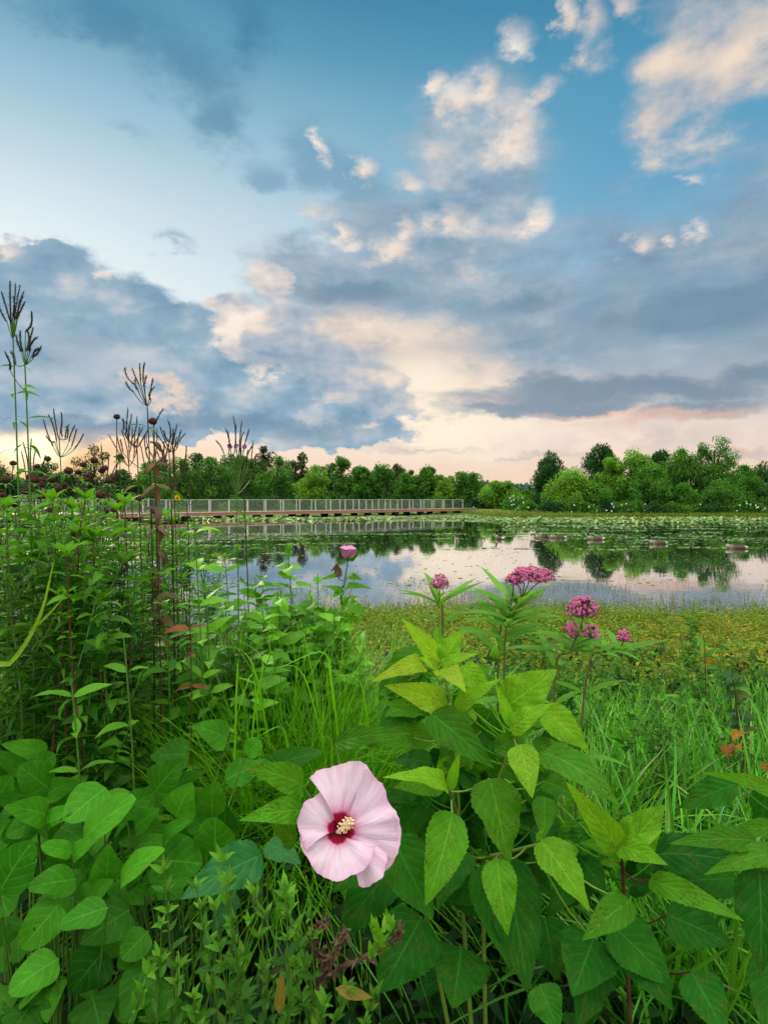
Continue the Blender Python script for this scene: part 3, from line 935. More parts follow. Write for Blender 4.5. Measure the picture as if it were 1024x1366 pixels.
def pads(x, y, r, z, tilt, tint):
    n = len(x); K = 9
    th = np.linspace(0.25, 6.03, K)[None] + RNG.random((n, 1)) * 6.28
    a = RNG.random(n) * 6.28; tl = np.abs(RNG.normal(0, 1, n)) * tilt
    rx, ry = r[:, None] * np.cos(th), r[:, None] * np.sin(th) * 0.92
    zz = z[:, None] + (rx * np.cos(a)[:, None] + ry * np.sin(a)[:, None]) * tl[:, None]
    v = np.stack([x[:, None] + rx, y[:, None] + ry, np.maximum(zz, 0.004)], -1).reshape(-1, 3)
    mb.add(v, (np.arange(n)[:, None] * K + np.arange(K)[None]), None, np.repeat(tint, K, axis=0))


def in_pond(x, y):
    return (y < shore_far(x) - 0.1) & (y > 10)


n = 60000                                           # thick mat below the far bank on the right
x = RNG.uniform(4, 42, n); y = RNG.uniform(38, 60, n)
keep = in_pond(x, y) & (y > 42.5 + 2.0 * wob(x, y, 6, 2) + 9 * sstep(x, 9, 5)) & ((wob(x, y, 2.2, 5) > -0.35) | (y < 47))
x, y = x[keep], y[keep]; n = len(x)
pads(x, y, RNG.uniform(0.07, 0.16, n), 0.010 + 0.03 * RNG.random(n) ** 3, 0.10, rtint(n, (0.55, 0.5, 0.5), 0.4))
n = 34000                                           # far mat on the left, to the boardwalk
x = RNG.uniform(-48, 10, n); y = RNG.uniform(44, 82, n)
keep = in_pond(x, y) & (y > 47 + 3 * wob(x, y, 8, 4)) & (wob(x, y, 4, 1) > -0.2); x, y = x[keep], y[keep]; n = len(x)
pads(x, y, RNG.uniform(0.10, 0.20, n), np.full(n, 0.012), 0.05, rtint(n, (0.65, 0.6, 0.45), 0.35))
n = 9000                                            # raised, yellowish leaves standing out of the mats
x = RNG.uniform(-26, 40, n); y = RNG.uniform(41, 53, n)
keep = in_pond(x, y) & (wob(x, y, 5, 8) > -0.1 - 0.5 * (x > 8)) & ((x > 8) | (y > 47)); x, y = x[keep], y[keep]; n = len(x)
pads(x, y, RNG.uniform(0.07, 0.14, n), RNG.uniform(0.03, 0.20, n), 0.45, rtint(n, (0.5, 0.45, 0.6), 0.38))
cl = []                                             # broken rafts nearer to the viewer
for k in range(150):
    cy = RNG.uniform(16, 40) if k % 3 else RNG.uniform(22, 36)
    u = RNG.uniform(-0.5, 0.68); cx = u * cy
    if cy < 20 and RNG.random() < 0.8:
        continue
    if -0.12 < u < 0.2 and RNG.random() < (0.45 if cy > 27 else 0.85):
        continue
    if u < 0.16 and 31 < cy:
        continue
    rx, ry = RNG.uniform(0.5, 2.4) * cy / 26, RNG.uniform(0.2, 0.8) * cy / 26
    q = int(RNG.uniform(22, 48) * rx * ry * 2.0) + 8
    a = RNG.normal(0, 0.55, (q, 2))
    cl.append(np.stack([cx + a[:, 0] * rx, cy + a[:, 1] * ry], -1))
cl = np.concatenate(cl); n = len(cl)
pads(cl[:, 0], cl[:, 1], RNG.uniform(0.03, 0.09, n), 0.006 + 0.012 * RNG.random(n), 0.08, rtint(n, (0.6, 0.5, 0.45), 0.4))
n = 2600
y = RNG.uniform(12, 40, n); x = RNG.uniform(-0.6, 0.68, n) * y
pads(x, y, RNG.uniform(0.015, 0.05, n), np.full(n, 0.006), 0.06, rtint(n, (0.3, 0.4, 0.5), 0.4))
tag(mb.obj('lily_pads', M['pad'], smooth=False), 'pale green floating lily pads drifting in rafts over the pond', 'lily pads', kind='stuff')


# ------------------------------------------------------------------ geese
M['goose'] = flat_mat('goose_plumage', (0.9, 0.9, 0.9, 1), (1, 1, 1, 1), 0.75, 0.15, 40.0, 0.15, tinted=True)
M['bill'] = flat_mat('goose_bill', (0.012, 0.012, 0.012, 1), (0.02, 0.02, 0.02, 1), 0.35, 0.4)


def loft(mb, pts, ry, rz, tints, sides=12, up=(0, 0, 1)):
    pts = np.asarray(pts, float); n = len(pts)
    tan = norm(np.gradient(pts, axis=0))
    side = np.tile([0.0, 1.0, 0.0], (n, 1)); upv = np.cross(tan, side)
    upv = np.where((np.cross(tan, side) * [0, 0, 1]).sum(1, keepdims=True) < -0.2, -upv, upv)
    th = np.linspace(0, 6.2832, sides, endpoint=False)
    ring = pts[:, None] + np.asarray(ry)[:, None, None] * np.cos(th)[None, :, None] * side[:, None] + np.asarray(rz)[:, None, None] * np.sin(th)[None, :, None] * np.cross(side, tan)[:, None]
    i = np.arange(n - 1)[:, None] * sides; j = np.arange(sides)[None]; k = (j + 1) % sides
    mb.add(ring.reshape(-1, 3), np.stack([i + j, i + k, i + sides + k, i + sides + j], -1).reshape(-1, 4), None, np.repeat(np.asarray(tints, float), sides, axis=0))


def goose_proto(neck):
    root = empty('goose', (0, 0, 0))
    B, G, K, Wh = (0.09, 0.07, 0.05), (0.22, 0.19, 0.15), (0.012, 0.012, 0.012), (0.75, 0.74, 0.70)
    if neck == 'up':
        pts = [(-.42, 0, .10), (-.36, 0, .10), (-.26, 0, .09), (-.12, 0, .075), (.02, 0, .07), (.14, 0, .08), (.22, 0, .11), (.265, 0, .16), (.28, 0, .22), (.283, 0, .29), (.29, 0, .345), (.315, 0, .375), (.35, 0, .378), (.385, 0, .365)]
    else:
        pts = [(-.42, 0, .10), (-.36, 0, .10), (-.26, 0, .09), (-.12, 0, .075), (.02, 0, .07), (.14, 0, .08), (.22, 0, .10), (.28, 0, .13), (.33, 0, .165), (.37, 0, .195), (.40, 0, .205), (.43, 0, .20), (.46, 0, .18), (.49, 0, .155)]
    ry = [.012, .05, .10, .135, .14, .115, .08, .05, .032, .028, .030, .036, .032, .012]
    rz = [.008, .03, .075, .10, .105, .095, .075, .05, .032, .028, .030, .036, .032, .012]
    tn = [K, Wh, B, B, B, G, G, (.5, .47, .42), K, K, K, K, K, K]
    mb = MB(); loft(mb, pts, ry, rz, tn); mb.obj('body', M['goose'], root)
    hd = np.array(pts[11])
    for s in (-1, 1):                                        # cheek patch, folded wing
        c = MB(); leaves(c, [hd + [-.012, s * .034, -.03]], [[0.1, 0, 1]], [[0, s, 0]], .06, .035, 0.6, Wh, 'round', 4, 2); c.obj('cheek_patch', M['goose'], root)
        w = MB(); leaves(w, [(.14, s * .112, .11)], [(-1, 0, .08)], [(0, s, .45)], .50, .16, 0.35, (.075, .058, .042), 'lance', 8, 4, -0.2); w.obj('wing', M['goose'], root)
    b = MB(); e = np.array(pts[-1]); dr = norm(e - np.array(pts[-2]))
    loft(b, [e - dr * .012, e + dr * .02, e + dr * .045, e + dr * .055], [.015, .012, .009, .003], [.014, .009, .005, .002], [K] * 4, 8); b.obj('bill', M['bill'], root)
    return root


gu, gd = goose_proto('up'), goose_proto('down')
spots = [(666, 719.5, 26.0, 'up', 1.9, 'goose nearest the middle of the pond, turned half away'), (722, 718, 26.8, 'down', 3.3, 'goose with lowered neck, left one of the close pair'), (743, 718, 26.6, 'down', 3.0, 'goose with lowered neck, right one of the close pair'),
         (793, 720, 25.6, 'up', 2.95, 'goose just right of the close pair, neck raised'), (876, 725, 23.2, 'up', 3.1, 'goose with tall upright neck, second from right'), (980, 732, 21.0, 'up', 2.9, 'goose swimming farthest right of all')]
used = {'up': False, 'down': False}
for px, py, d, nk, rz, lb in spots:
    p = gu if nk == 'up' else gd
    o = p if not used[nk] else copy_tree(p)
    used[nk] = True
    o.location = ((px - CX) / F * d, d, -0.035)
    o.rotation_euler = (0, 0, rz)
    tag(o, lb, 'goose', 'geese swimming on the pond')
# ------------------------------------------------------------------ plant materials
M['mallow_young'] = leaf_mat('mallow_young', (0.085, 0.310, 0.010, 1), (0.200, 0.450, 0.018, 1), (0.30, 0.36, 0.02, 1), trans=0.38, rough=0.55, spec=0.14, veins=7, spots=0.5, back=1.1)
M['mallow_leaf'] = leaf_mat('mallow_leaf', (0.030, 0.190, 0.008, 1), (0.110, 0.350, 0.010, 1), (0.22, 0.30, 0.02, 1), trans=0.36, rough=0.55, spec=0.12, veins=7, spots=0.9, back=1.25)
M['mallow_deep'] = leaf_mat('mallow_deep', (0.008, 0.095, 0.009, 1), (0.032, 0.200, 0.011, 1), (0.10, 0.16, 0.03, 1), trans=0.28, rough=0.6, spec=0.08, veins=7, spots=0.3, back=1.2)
M['round_leaf'] = leaf_mat('round_leaf', (0.016, 0.165, 0.010, 1), (0.085, 0.340, 0.014, 1), (0.2, 0.25, 0.03, 1), trans=0.34, rough=0.55, spec=0.12, veins=5, spots=0.0, back=1.15, bump=0.1)
M['chewed_leaf'] = leaf_mat('chewed_leaf', (0.016, 0.165, 0.010, 1), (0.085, 0.340, 0.014, 1), (0.2, 0.25, 0.03, 1), trans=0.34, rough=0.55, spec=0.12, veins=5, back=1.15, bump=0.1, holes=True)
M['blue_leaf'] = leaf_mat('blue_leaf', (0.016, 0.150, 0.030, 1), (0.04, 0.210, 0.040, 1), trans=0.25, rough=0.5, spec=0.2, veins=6, back=1.2)
M['herb'] = leaf_mat('herb', (0.024, 0.165, 0.012, 1), (0.150, 0.400, 0.018, 1), (0.30, 0.22, 0.04, 1), trans=0.35, spec=0.25, veins=4)
M['stand_leaf'] = leaf_mat('stand_leaf', (0.018, 0.130, 0.010, 1), (0.100, 0.310, 0.014, 1), (0.22, 0.13, 0.03, 1), trans=0.45, spec=0.25, rough=0.5)
M['milk_leaf'] = leaf_mat('milk_leaf', (0.070, 0.270, 0.025, 1), (0.180, 0.420, 0.045, 1), trans=0.4, spec=0.2)
M['grass_fine'] = leaf_mat('grass_fine', (0.050, 0.270, 0.008, 1), (0.170, 0.460, 0.014, 1), (0.36, 0.40, 0.04, 1), trans=0.4, spec=0.3, rough=0.4)
M['grass_blue'] = leaf_mat('grass_blue', (0.026, 0.220, 0.022, 1), (0.130, 0.420, 0.028, 1), (0.40, 0.42, 0.08, 1), trans=0.35, spec=0.4, rough=0.38)
M['grass_lime'] = leaf_mat('grass_lime', (0.17, 0.38, 0.02, 1), (0.26, 0.46, 0.03, 1), trans=0.4, spec=0.3, veins=1, bump=0.1)
M['cover'] = leaf_mat('cover', (0.070, 0.195, 0.014, 1), (0.255, 0.355, 0.022, 1), (0.36, 0.16, 0.035, 1), trans=0.35, spec=0.2)
M['cover_rust'] = leaf_mat('cover_rust', (0.26, 0.26, 0.03, 1), (0.40, 0.28, 0.03, 1), (0.42, 0.13, 0.03, 1), trans=0.35, spec=0.2)
M['wet_stem'] = leaf_mat('wet_stem', (0.09, 0.12, 0.035, 1), (0.20, 0.25, 0.06, 1), (0.20, 0.14, 0.08, 1), trans=0.2, spec=0.2)
M['orange_leaf'] = leaf_mat('orange_leaf', (0.26, 0.10, 0.012, 1), (0.46, 0.22, 0.015, 1), trans=0.35, spec=0.2, veins=5)
M['undergrowth'] = leaf_mat('undergrowth', (0.006, 0.034, 0.007, 1), (0.018, 0.080, 0.010, 1), (0.10, 0.08, 0.03, 1), trans=0.2, spec=0.2)  # leaf colour darkened to deepen the shade under the plants
M['rust_leaf'] = leaf_mat('rust_leaf', (0.24, 0.075, 0.035, 1), (0.32, 0.13, 0.05, 1), trans=0.3, spec=0.2)
M['dry_leaf'] = leaf_mat('dry_leaf', (0.085, 0.058, 0.038, 1), (0.20, 0.135, 0.075, 1), trans=0.2, spec=0.1)
M['stem_green'] = flat_mat('stem_green', (0.06, 0.17, 0.025, 1), (0.10, 0.22, 0.03, 1), 0.5, 0.3, 40)
M['stem_lime'] = flat_mat('stem_lime', (0.17, 0.30, 0.04, 1), (0.23, 0.36, 0.05, 1), 0.5, 0.3, 40)
M['stem_red'] = flat_mat('stem_red', (0.085, 0.035, 0.022, 1), (0.14, 0.075, 0.04, 1), 0.7, 0.2, 30)
M['stem_milk'] = flat_mat('stem_milk', (0.10, 0.13, 0.035, 1), (0.15, 0.16, 0.05, 1), 0.6, 0.2, 40)
M['stem_dark'] = flat_mat('stem_dark', (0.03, 0.028, 0.018, 1), (0.06, 0.05, 0.03, 1), 0.7, 0.2, 30)
M['seed_head'] = flat_mat('seed_head', (0.060, 0.026, 0.024, 1), (0.14, 0.065, 0.05, 1), 0.95, 0.05, 240, 0.9)
M['spike'] = flat_mat('spike', (0.055, 0.052, 0.036, 1), (0.125, 0.105, 0.068, 1), 0.95, 0.05, 300, 0.9)
M['brown_stalk'] = flat_mat('brown_stalk', (0.085, 0.062, 0.045, 1), (0.20, 0.15, 0.11, 1), 0.95, 0.05, 120, 0.8)
M['milk_pink'] = flat_mat('milk_pink', (0.42, 0.055, 0.20, 1), (0.58, 0.14, 0.34, 1), 0.6, 0.2, 300, tinted=True)
M['bright_pink'] = flat_mat('bright_pink', (0.80, 0.28, 0.60, 1), (0.86, 0.42, 0.70, 1), 0.6, 0.2, 60)
M['purple'] = flat_mat('purple', (0.26, 0.10, 0.36, 1), (0.36, 0.17, 0.46, 1), 0.7, 0.2, 60)
M['yellow_petal'] = flat_mat('yellow_petal', (0.80, 0.42, 0.01, 1), (0.85, 0.52, 0.02, 1), 0.6, 0.2, 60)
M['cream'] = flat_mat('cream', (0.85, 0.66, 0.34, 1), (0.90, 0.76, 0.48, 1), 0.7, 0.2, 200)
M['pale_yellow'] = flat_mat('pale_yellow', (0.85, 0.75, 0.36, 1), (0.9, 0.82, 0.5, 1), 0.7, 0.2, 200)
M['stigma_pink'] = flat_mat('column_pink', (0.75, 0.45, 0.52, 1), (0.85, 0.62, 0.62, 1), 0.6, 0.2, 200)


def part(mb, name, mat, root):
    """a mesh given in world coordinates becomes a part of root (root is only moved, not turned)"""
    o = np.array(root.location)
    for a in mb.v:
        a -= o
    return mb.obj(name, mat, root)


def Z(ox, oy, k):
    return lambda x, y, d: W(ox + x / k, oy + y / k, d)


VIEW = lambda p: norm(np.array([0, 0, H]) - np.asarray(p))


def place_leaves(mb, conv, rows, wdef=1.02, **kw):
    """rows: base x,y, depth, tip x,y, depth, width in picture units, bend, (facing x,z tweak), tint g, twist"""
    bases = []; prf = kw.get('profile', 'ovate')
    for r in rows:
        bx, by, bd, tx, ty, td, w, bend = r[:8]
        o = r[8] if len(r) > 8 else {}
        p0, p1 = conv(bx, by, bd), conv(tx, ty, td)
        k = conv.k
        width = w / k / F * (bd + td) / 2 * wdef * RNG.uniform(.88, 1.12)
        f = VIEW((p0 + p1) / 2) + np.array([o.get('fx', RNG.normal(0, .22)), o.get('fy', 0), 0.35 + o.get('fz', 0)])
        tint = np.array([o.get('r', RNG.uniform(0.25, 0.75)), o.get('g', 0.5), o.get('b', RNG.uniform(0.2, 0.6))])
        leaf_to(mb, p0, p1, width, f, bend + RNG.uniform(0, .35), tint, profile=o.get('p', prf[RNG.integers(len(prf))] if isinstance(prf, tuple) else prf), saw=kw.get('saw', 0.10), nseg=kw.get('nseg', 48), ncross=kw.get('ncross', 8),
                fold=o.get('fold', kw.get('fold', 0.14)), wave=o.get('wave', kw.get('wave', 0.11)), waven=kw.get('waven', 3.0), twist=o.get('tw', RNG.normal(0, .35)))
        bases.append(p0)
    return bases


def petioles(mb, bases, stems, rad=0.0016, drop=0.03):
    S_ = np.concatenate(stems)
    for b in bases:
        dist = np.linalg.norm(S_ - b, axis=1) + np.where(S_[:, 2] > b[2] - drop * 0.3, 0.06, 0)
        s = S_[int(np.argmin(dist))]
        if np.linalg.norm(s - b) < 0.004:
            continue
        tube(mb, curve(s, b, (0, 0, -0.12 * np.linalg.norm(s - b)), 6), np.linspace(rad * 1.3, rad, 6), 5)


# ------------------------------------------------------------------ the rose mallow with the open flower
zc = Z(480, 780, 2.438); zc.k = 2.438
b0 = W(640, 1420, 1.28); b0[2] = gz1(b0[0], b0[1])
mal = tag(empty('rose_mallow', b0), 'tall rose mallow with big spotted light green leaves and one wide open pale pink flower', 'flowering plant')
stems = [spline([b0, zc(330, 1000, 1.30), zc(320, 700, 1.30), zc(300, 420, 1.27), zc(262, 250, 1.25)], 30),
         spline([b0 + [0.02, 0.02, 0], zc(400, 950, 1.30), zc(430, 700, 1.27), zc(495, 520, 1.22), zc(498, 470, 1.2)], 26),
         spline([b0 + [-0.02, 0, 0], zc(230, 1150, 1.22), zc(160, 900, 1.17), W(478, 1122, 1.06)], 24),
         spline([zc(330, 900, 1.30), zc(440, 880, 1.2), zc(590, 840, 1.12)], 14),
         spline([zc(325, 800, 1.30), zc(300, 700, 1.2), zc(285, 655, 1.12)], 10)]
rows_y = [  # young bright leaves
    (262, 252, 1.25, 133, 107, 1.22, 66, 0.35, {'b': .78, 'g': .62}), (264, 252, 1.26, 250, 135, 1.30, 84, 0.3, {'g': .45}), (268, 252, 1.24, 332, 148, 1.24, 92, 0.3, {'g': .55}),
    (205, 262, 1.22, 36, 318, 1.12, 72, 1.5, {'b': .85, 'g': .55}), (262, 275, 1.22, 345, 352, 1.10, 96, 0.7, {'b': .86, 'g': .6, 'fz': .3}), (262, 262, 1.22, 385, 225, 1.20, 50, 0.5, {'g': .5}), (255, 270, 1.22, 190, 236, 1.20, 44, 0.5, {'b': .8, 'g': .6}),
    (285, 402, 1.22, 78, 328, 1.14, 118, 0.5, {'b': .8, 'g': .5}), (310, 402, 1.22, 460, 306, 1.18, 62, 0.6, {'g': .52, 'b': .7}), (470, 400, 1.24, 640, 275, 1.22, 140, 0.35, {'g': .42, 'fz': -.2}),
    (488, 472, 1.17, 622, 388, 1.14, 78, 0.5, {'g': .68, 'b': .72}), (494, 462, 1.18, 438, 318, 1.17, 42, 0.3, {'g': .62, 'b': .7}), (520, 520, 1.15, 560, 695, 1.08, 110, 0.7, {'b': .74, 'g': .5, 'fz': .3}),
    (282, 655, 1.10, 70, 628, 1.00, 84, 1.0, {'g': .58}), (292, 665, 1.10, 324, 543, 1.08, 44, 0.2, {'g': .6}), (588, 832, 1.10, 745, 1065, 1.02, 155, 0.5, {'g': .5, 'b': .7, 'fold': .25}),
    (575, 830, 1.10, 600, 790, 1.08, 22, 0.2, {'g': .7})]
rows_m = [
    (300, 740, 1.10, 212, 1045, 1.00, 160, 0.45, {'g': .5}), (445, 890, 1.08, 480, 1142, 1.02, 115, 0.4, {'g': .5}), (590, 548, 1.16, 845, 722, 1.04, 118, 1.1, {'g': .42, 'fz': .5}),
    (600, 690, 1.16, 596, 832, 1.10, 96, 0.4, {'g': .45}), (880, 1028, 1.04, 722, 1158, 1.0, 108, 0.5, {'g': .38}), (420, 630, 1.16, 484, 925, 1.08, 178, 0.6, {'g': .28}),
    (230, 420, 1.16, 436, 598, 1.06, 140, 0.6, {'g': .25, 'r': .2}), (265, 645, 1.18, 108, 660, 1.12, 105, 0.4, {'g': .3}), (175, 498, 1.22, -8, 535, 1.12, 80, 0.8, {'g': .36}), (300, 410, 1.26, 62, 388, 1.18, 84, 0.5, {'g': .35}),
    (440, 540, 1.22, 560, 470, 1.22, 70, 0.3, {'g': .35}), (600, 640, 1.20, 700, 690, 1.14, 80, 0.6, {'g': .35})]
rows_d = [
    (110, 820, 1.12, 238, 1086, 1.06, 210, 0.5, {'g': .45}), (470, 885, 1.16, 545, 1330, 1.05, 215, 0.5, {'g': .42}), (385, 915, 1.14, 492, 1258, 1.06, 140, 0.4, {'g': .4}), (345, 870, 1.2, 250, 1060, 1.12, 120, 0.5),
    (760, 1150, 1.10, 690, 1340, 1.02, 230, 0.4), (815, 1105, 1.08, 1012, 1305, 1.02, 160, 0.5), (200, 1080, 1.16, 60, 1330, 1.08, 220, 0.4), (330, 1180, 1.16, 300, 1380, 1.08, 200, 0.4), (600, 1080, 1.16, 640, 1290, 1.1, 170, 0.4),
    (50, 860, 1.2, -90, 1000, 1.14, 160, 0.5), (690, 860, 1.22, 800, 1000, 1.14, 150, 0.5), (540, 700, 1.3, 660, 600, 1.3, 150, 0.3), (400, 470, 1.32, 520, 560, 1.28, 150, 0.4), (170, 380, 1.34, 60, 480, 1.3, 130, 0.5), (600, 470, 1.34, 720, 560, 1.28, 140, 0.5)]
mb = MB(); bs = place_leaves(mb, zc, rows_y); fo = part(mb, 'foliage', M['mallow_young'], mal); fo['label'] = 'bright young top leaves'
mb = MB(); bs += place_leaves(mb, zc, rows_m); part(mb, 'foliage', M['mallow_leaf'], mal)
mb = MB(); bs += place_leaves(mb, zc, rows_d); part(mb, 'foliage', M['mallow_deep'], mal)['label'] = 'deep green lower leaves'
mb = MB()
for s in stems:
    tube(mb, s, np.linspace(0.0052, 0.0024, len(s)), 7)
petioles(mb, bs, stems)
part(mb, 'stem', M['stem_lime'], mal)


def extra_leaves(root, stem_list, n, L, mat, tlo=.2, thi=.8, g=.42, back=0.05):
    mb = MB()
    for q in range(n):
        s = stem_list[RNG.integers(len(stem_list))]; t_ = RNG.uniform(tlo, thi)
        p = s[int(t_ * (len(s) - 1))]
        a = RNG.random() * 6.283; o = np.array([math.cos(a), abs(math.sin(a)) * .9 - .12, 0])
        ln = L * RNG.uniform(.7, 1.25)
        b = p + o * RNG.uniform(.03, .085) + np.array([0, back, RNG.uniform(-.01, .03)])
        tip = b + (o * RNG.uniform(.5, 1) + np.array([0, -.25, RNG.uniform(-.9, .15)])) * ln
        leaf_to(mb, b, tip, np.linalg.norm(tip - b) * RNG.uniform(.5, .68), VIEW(b) + np.array([RNG.normal(0, .3), 0, RNG.uniform(.2, .8)]), RNG.uniform(.3, 1.1), (RNG.uniform(.1, .8), g + RNG.uniform(-.15, .12), RNG.uniform(.2, .72)), nseg=30, ncross=6, fold=.14, wave=.11, saw=.10)
        tube(mb, curve(p, b, (0, 0, -.008), 6), .0017, 5, (.8, .6, .5))
    part(mb, 'foliage', M[mat], root)


extra_leaves(mal, stems[:2], 46, .125, 'mallow_leaf', .35, .97, .40, .07)
extra_leaves(mal, stems[:2], 16, .10, 'mallow_young', .6, .97, .40, .06)
extra_leaves(mal, stems, 54, .17, 'mallow_deep', .02, .62, .36, .05)
# leaves left of the flower
zl = Z(280, 780, 2.56); zl.k = 2.56
mb = MB()
bs = place_leaves(mb, zl, [(318, 690, 1.06, 108, 622, 0.98, 112, 0.7, {'g': .4}), (290, 880, 1.05, 180, 788, 1.02, 84, 0.5, {'g': .3, 'b': .75}), (430, 545, 1.2, 690, 510, 1.1, 80, 0.6, {'g': .3})])
bs += place_leaves(mb, zl, [(322, 775, 1.03, 98, 806, 0.94, 92, 1.1, {'g': .62, 'b': .66})])
part(mb, 'foliage', M['mallow_leaf'], mal)
for b_ in bs:
    mb = MB(); petioles(mb, [b_], stems, 0.0018); part(mb, 'leaf_stalk', M['stem_green'], mal)

# the flower
fd = 0.97
fc = W(450, 1110, fd)
vd = VIEW(fc); rt = norm(np.cross([0, 0, 1.0], -vd)) * -1
rt = norm(np.cross(-vd, [0, 0, 1.0])); upv = np.cross(rt, -vd)
ax = norm(vd + 0.20 * rt + 0.16 * upv)
e1 = norm(rt - rt.dot(ax) * ax); e2 = np.cross(ax, e1)
m, t, out = new_mat('mallow_petal')
uvn = t.n('ShaderNodeUVMap', uv_map='UVMap').outputs[0]
su = t.n('ShaderNodeSeparateXYZ'); t.link(uvn, su.inputs[0])
pos = t.n('ShaderNodeNewGeometry').outputs['Position']
nz = t.noise(pos, 130, 3)
tt = t.math('ADD', su.outputs[1], t.math('MULTIPLY_ADD', nz, 0.05, -0.025))
c = t.ramp(tt, [(0.0, (0.14, 0.001, 0.014, 1)), (0.22, (0.30, 0.002, 0.035, 1)), (0.260, (0.38, 0.004, 0.065, 1)), (0.300, (0.74, 0.34, 0.54, 1)), (0.42, (0.80, 0.61, 0.77, 1)), (0.66, (0.82, 0.70, 0.83, 1)), (0.92, (0.80, 0.62, 0.77, 1)), (1.0, (0.78, 0.52, 0.71, 1))])
st = t.n('ShaderNodeCombineXYZ'); t.link(t.math('MULTIPLY', su.outputs[0], 34.0), st.inputs[0]); t.link(t.math('MULTIPLY', su.outputs[1], 1.6), st.inputs[1])
vn = t.noise(st.outputs[0], 1.0, 3, 0.6)
c = t.mix(t.math('MULTIPLY', t.smooth(vn, 0.38, 0.60, 1, 0), 0.50), c, t.mix(1.0, c, (0.86, 0.62, 0.82, 1), 'MULTIPLY'))
pr = t.n('ShaderNodeBsdfPrincipled'); t.link(c, pr.inputs['Base Color']); pr.inputs['Roughness'].default_value = 0.62; pr.inputs['Specular IOR Level'].default_value = 0.15
bmp = t.n('ShaderNodeBump'); bmp.inputs['Strength'].default_value = 0.6; bmp.inputs['Distance'].default_value = 0.002
t.link(vn, bmp.inputs['Height']); t.link(bmp.outputs[0], pr.inputs['Normal'])
tr = t.n('ShaderNodeBsdfTranslucent'); t.link(c, tr.inputs[0])
mx = t.n('ShaderNodeMixShader'); mx.inputs[0].default_value = 0.25; t.link(pr.outputs[0], mx.inputs[1]); t.link(tr.outputs[0], mx.inputs[2]); t.link(mx.outputs[0], out.inputs[0])
M['petal'] = m
fl = empty('flower', fc - b0); fl.parent = mal
PET = [(134, 0.067, 74), (72, 0.100, 54), (8, 0.097, 60), (-24, 0.090, 42), (-104, 0.066, 84)]
for q, (ang, L, half) in enumerate(PET):
    nu, nv = 30, 26
    u = np.linspace(-1, 1, nu + 1)[None]; v = np.linspace(0, 1, nv + 1)[:, None]
    edge = 1 - 0.11 * np.abs(u) ** 3.0 + 0.045 * np.sin(u * 5 + q * 1.7) + 0.018 * np.sin(u * 15 + q * 2.9) + 0.008 * np.sin(u * 41 + q)
    notch = -0.05 * np.exp(-((u - 0.35 * math.sin(q * 2.1)) / 0.12) ** 2)
    r = L * v * (edge + notch)
    th = R(ang) + R(half) * u * (0.55 + 0.45 * np.sqrt(v)) 
    hgt = 0.34 * r - 1.3 * r ** 2 * (1 + 0 * u) + (u * 0.0105 + 0.002) * np.sqrt(v) + 0.0075 * v ** 2.2 * np.sin(u * 5.2 + q * 1.3) + 0.0030 * v ** 2 * np.sin(u * 13 + q * 2.0 + v * 4)
    if q == 4:
        hgt = hgt + 0.03 * v ** 2.5 * np.clip(u - 0.55, 0, 1) * 2
    P = r[..., None] * (np.cos(th)[..., None] * e1 + np.sin(th)[..., None] * e2) + hgt[..., None] * ax
    mb = MB()
    i = np.arange(nv)[:, None] * (nu + 1); j = np.arange(nu)[None]
    uvp = np.stack(np.broadcast_arrays(0.5 + 0.5 * u + q * 3.1, v), -1)
    mb.add(P.reshape(-1, 3), np.stack([i + j, i + j + 1, i + nu + 2 + j, i + nu + 1 + j], -1).reshape(-1, 4), uvp)
    mb.obj('petal', M['petal'], fl)
tipv = ax * 0.034 + e1 * 0.013 + e2 * 0.008
mb = MB(); cc_ = curve((0, 0, 0), tipv, ax * 0.002, 9); tube(mb, cc_, np.linspace(0.0034, 0.0022, 9), 8); mb.obj('staminal_column', M['stigma_pink'], fl)
mb = MB()
for k in range(62):
    s = cc_[0] + (cc_[-1] - cc_[0]) * RNG.uniform(0.28, 1.0)
    a = RNG.random() * 6.28
    dv = norm(math.cos(a) * e1 + math.sin(a) * e2 + ax * RNG.uniform(-0.1, 0.5))
    e = s + dv * RNG.uniform(0.006, 0.0105)
    tube(mb, [s, (s + e) / 2, e], [0.00045, 0.0004, 0.0004], 4)
    tube(mb, [e - dv * 0.0012, e - dv * .0006, e + dv * .0006, e + dv * 0.0013], [0.0004, 0.00125, 0.00125, 0.0004], 5)
mb.obj('stamens', M['cream'], fl)
mb = MB()
for k in range(5):
    a = k * 1.2566 + 0.4
    dv = norm(ax * 0.9 + (math.cos(a) * e1 + math.sin(a) * e2) * 0.6)
    e = tipv + dv * 0.007
    tube(mb, [tipv, tipv + dv * 0.004, e], [0.0006, 0.0006, 0.0007], 5)
    tube(mb, [e - dv * .0014, e - dv * .0008, e + dv * .001, e + dv * .0018], [0.0005, 0.0019, 0.0019, 0.0005], 6)
mb.obj('stigma', M['pale_yellow'], fl)
mb = MB()                                             # calyx behind, with narrow bracts
for k in range(5):
    a = k * 1.2566
    rv = math.cos(a) * e1 + math.sin(a) * e2
    leaves(mb, [-ax * 0.012], [rv * 0.9 + ax * 0.25], [ax], 0.034, 0.02, 0.3, (0.5, 0.45, 0.4), 'lance', 6, 2)
for k in range(10):
    a = k * 0.628 + 0.2
    rv = math.cos(a) * e1 + math.sin(a) * e2
    leaves(mb, [-ax * 0.016], [rv * 0.8 + ax * 0.1], [ax], 0.024, 0.0035, -0.6, (0.5, 0.4, 0.4), 'lance', 5, 2)
mb.obj('calyx', M['mallow_leaf'], fl)
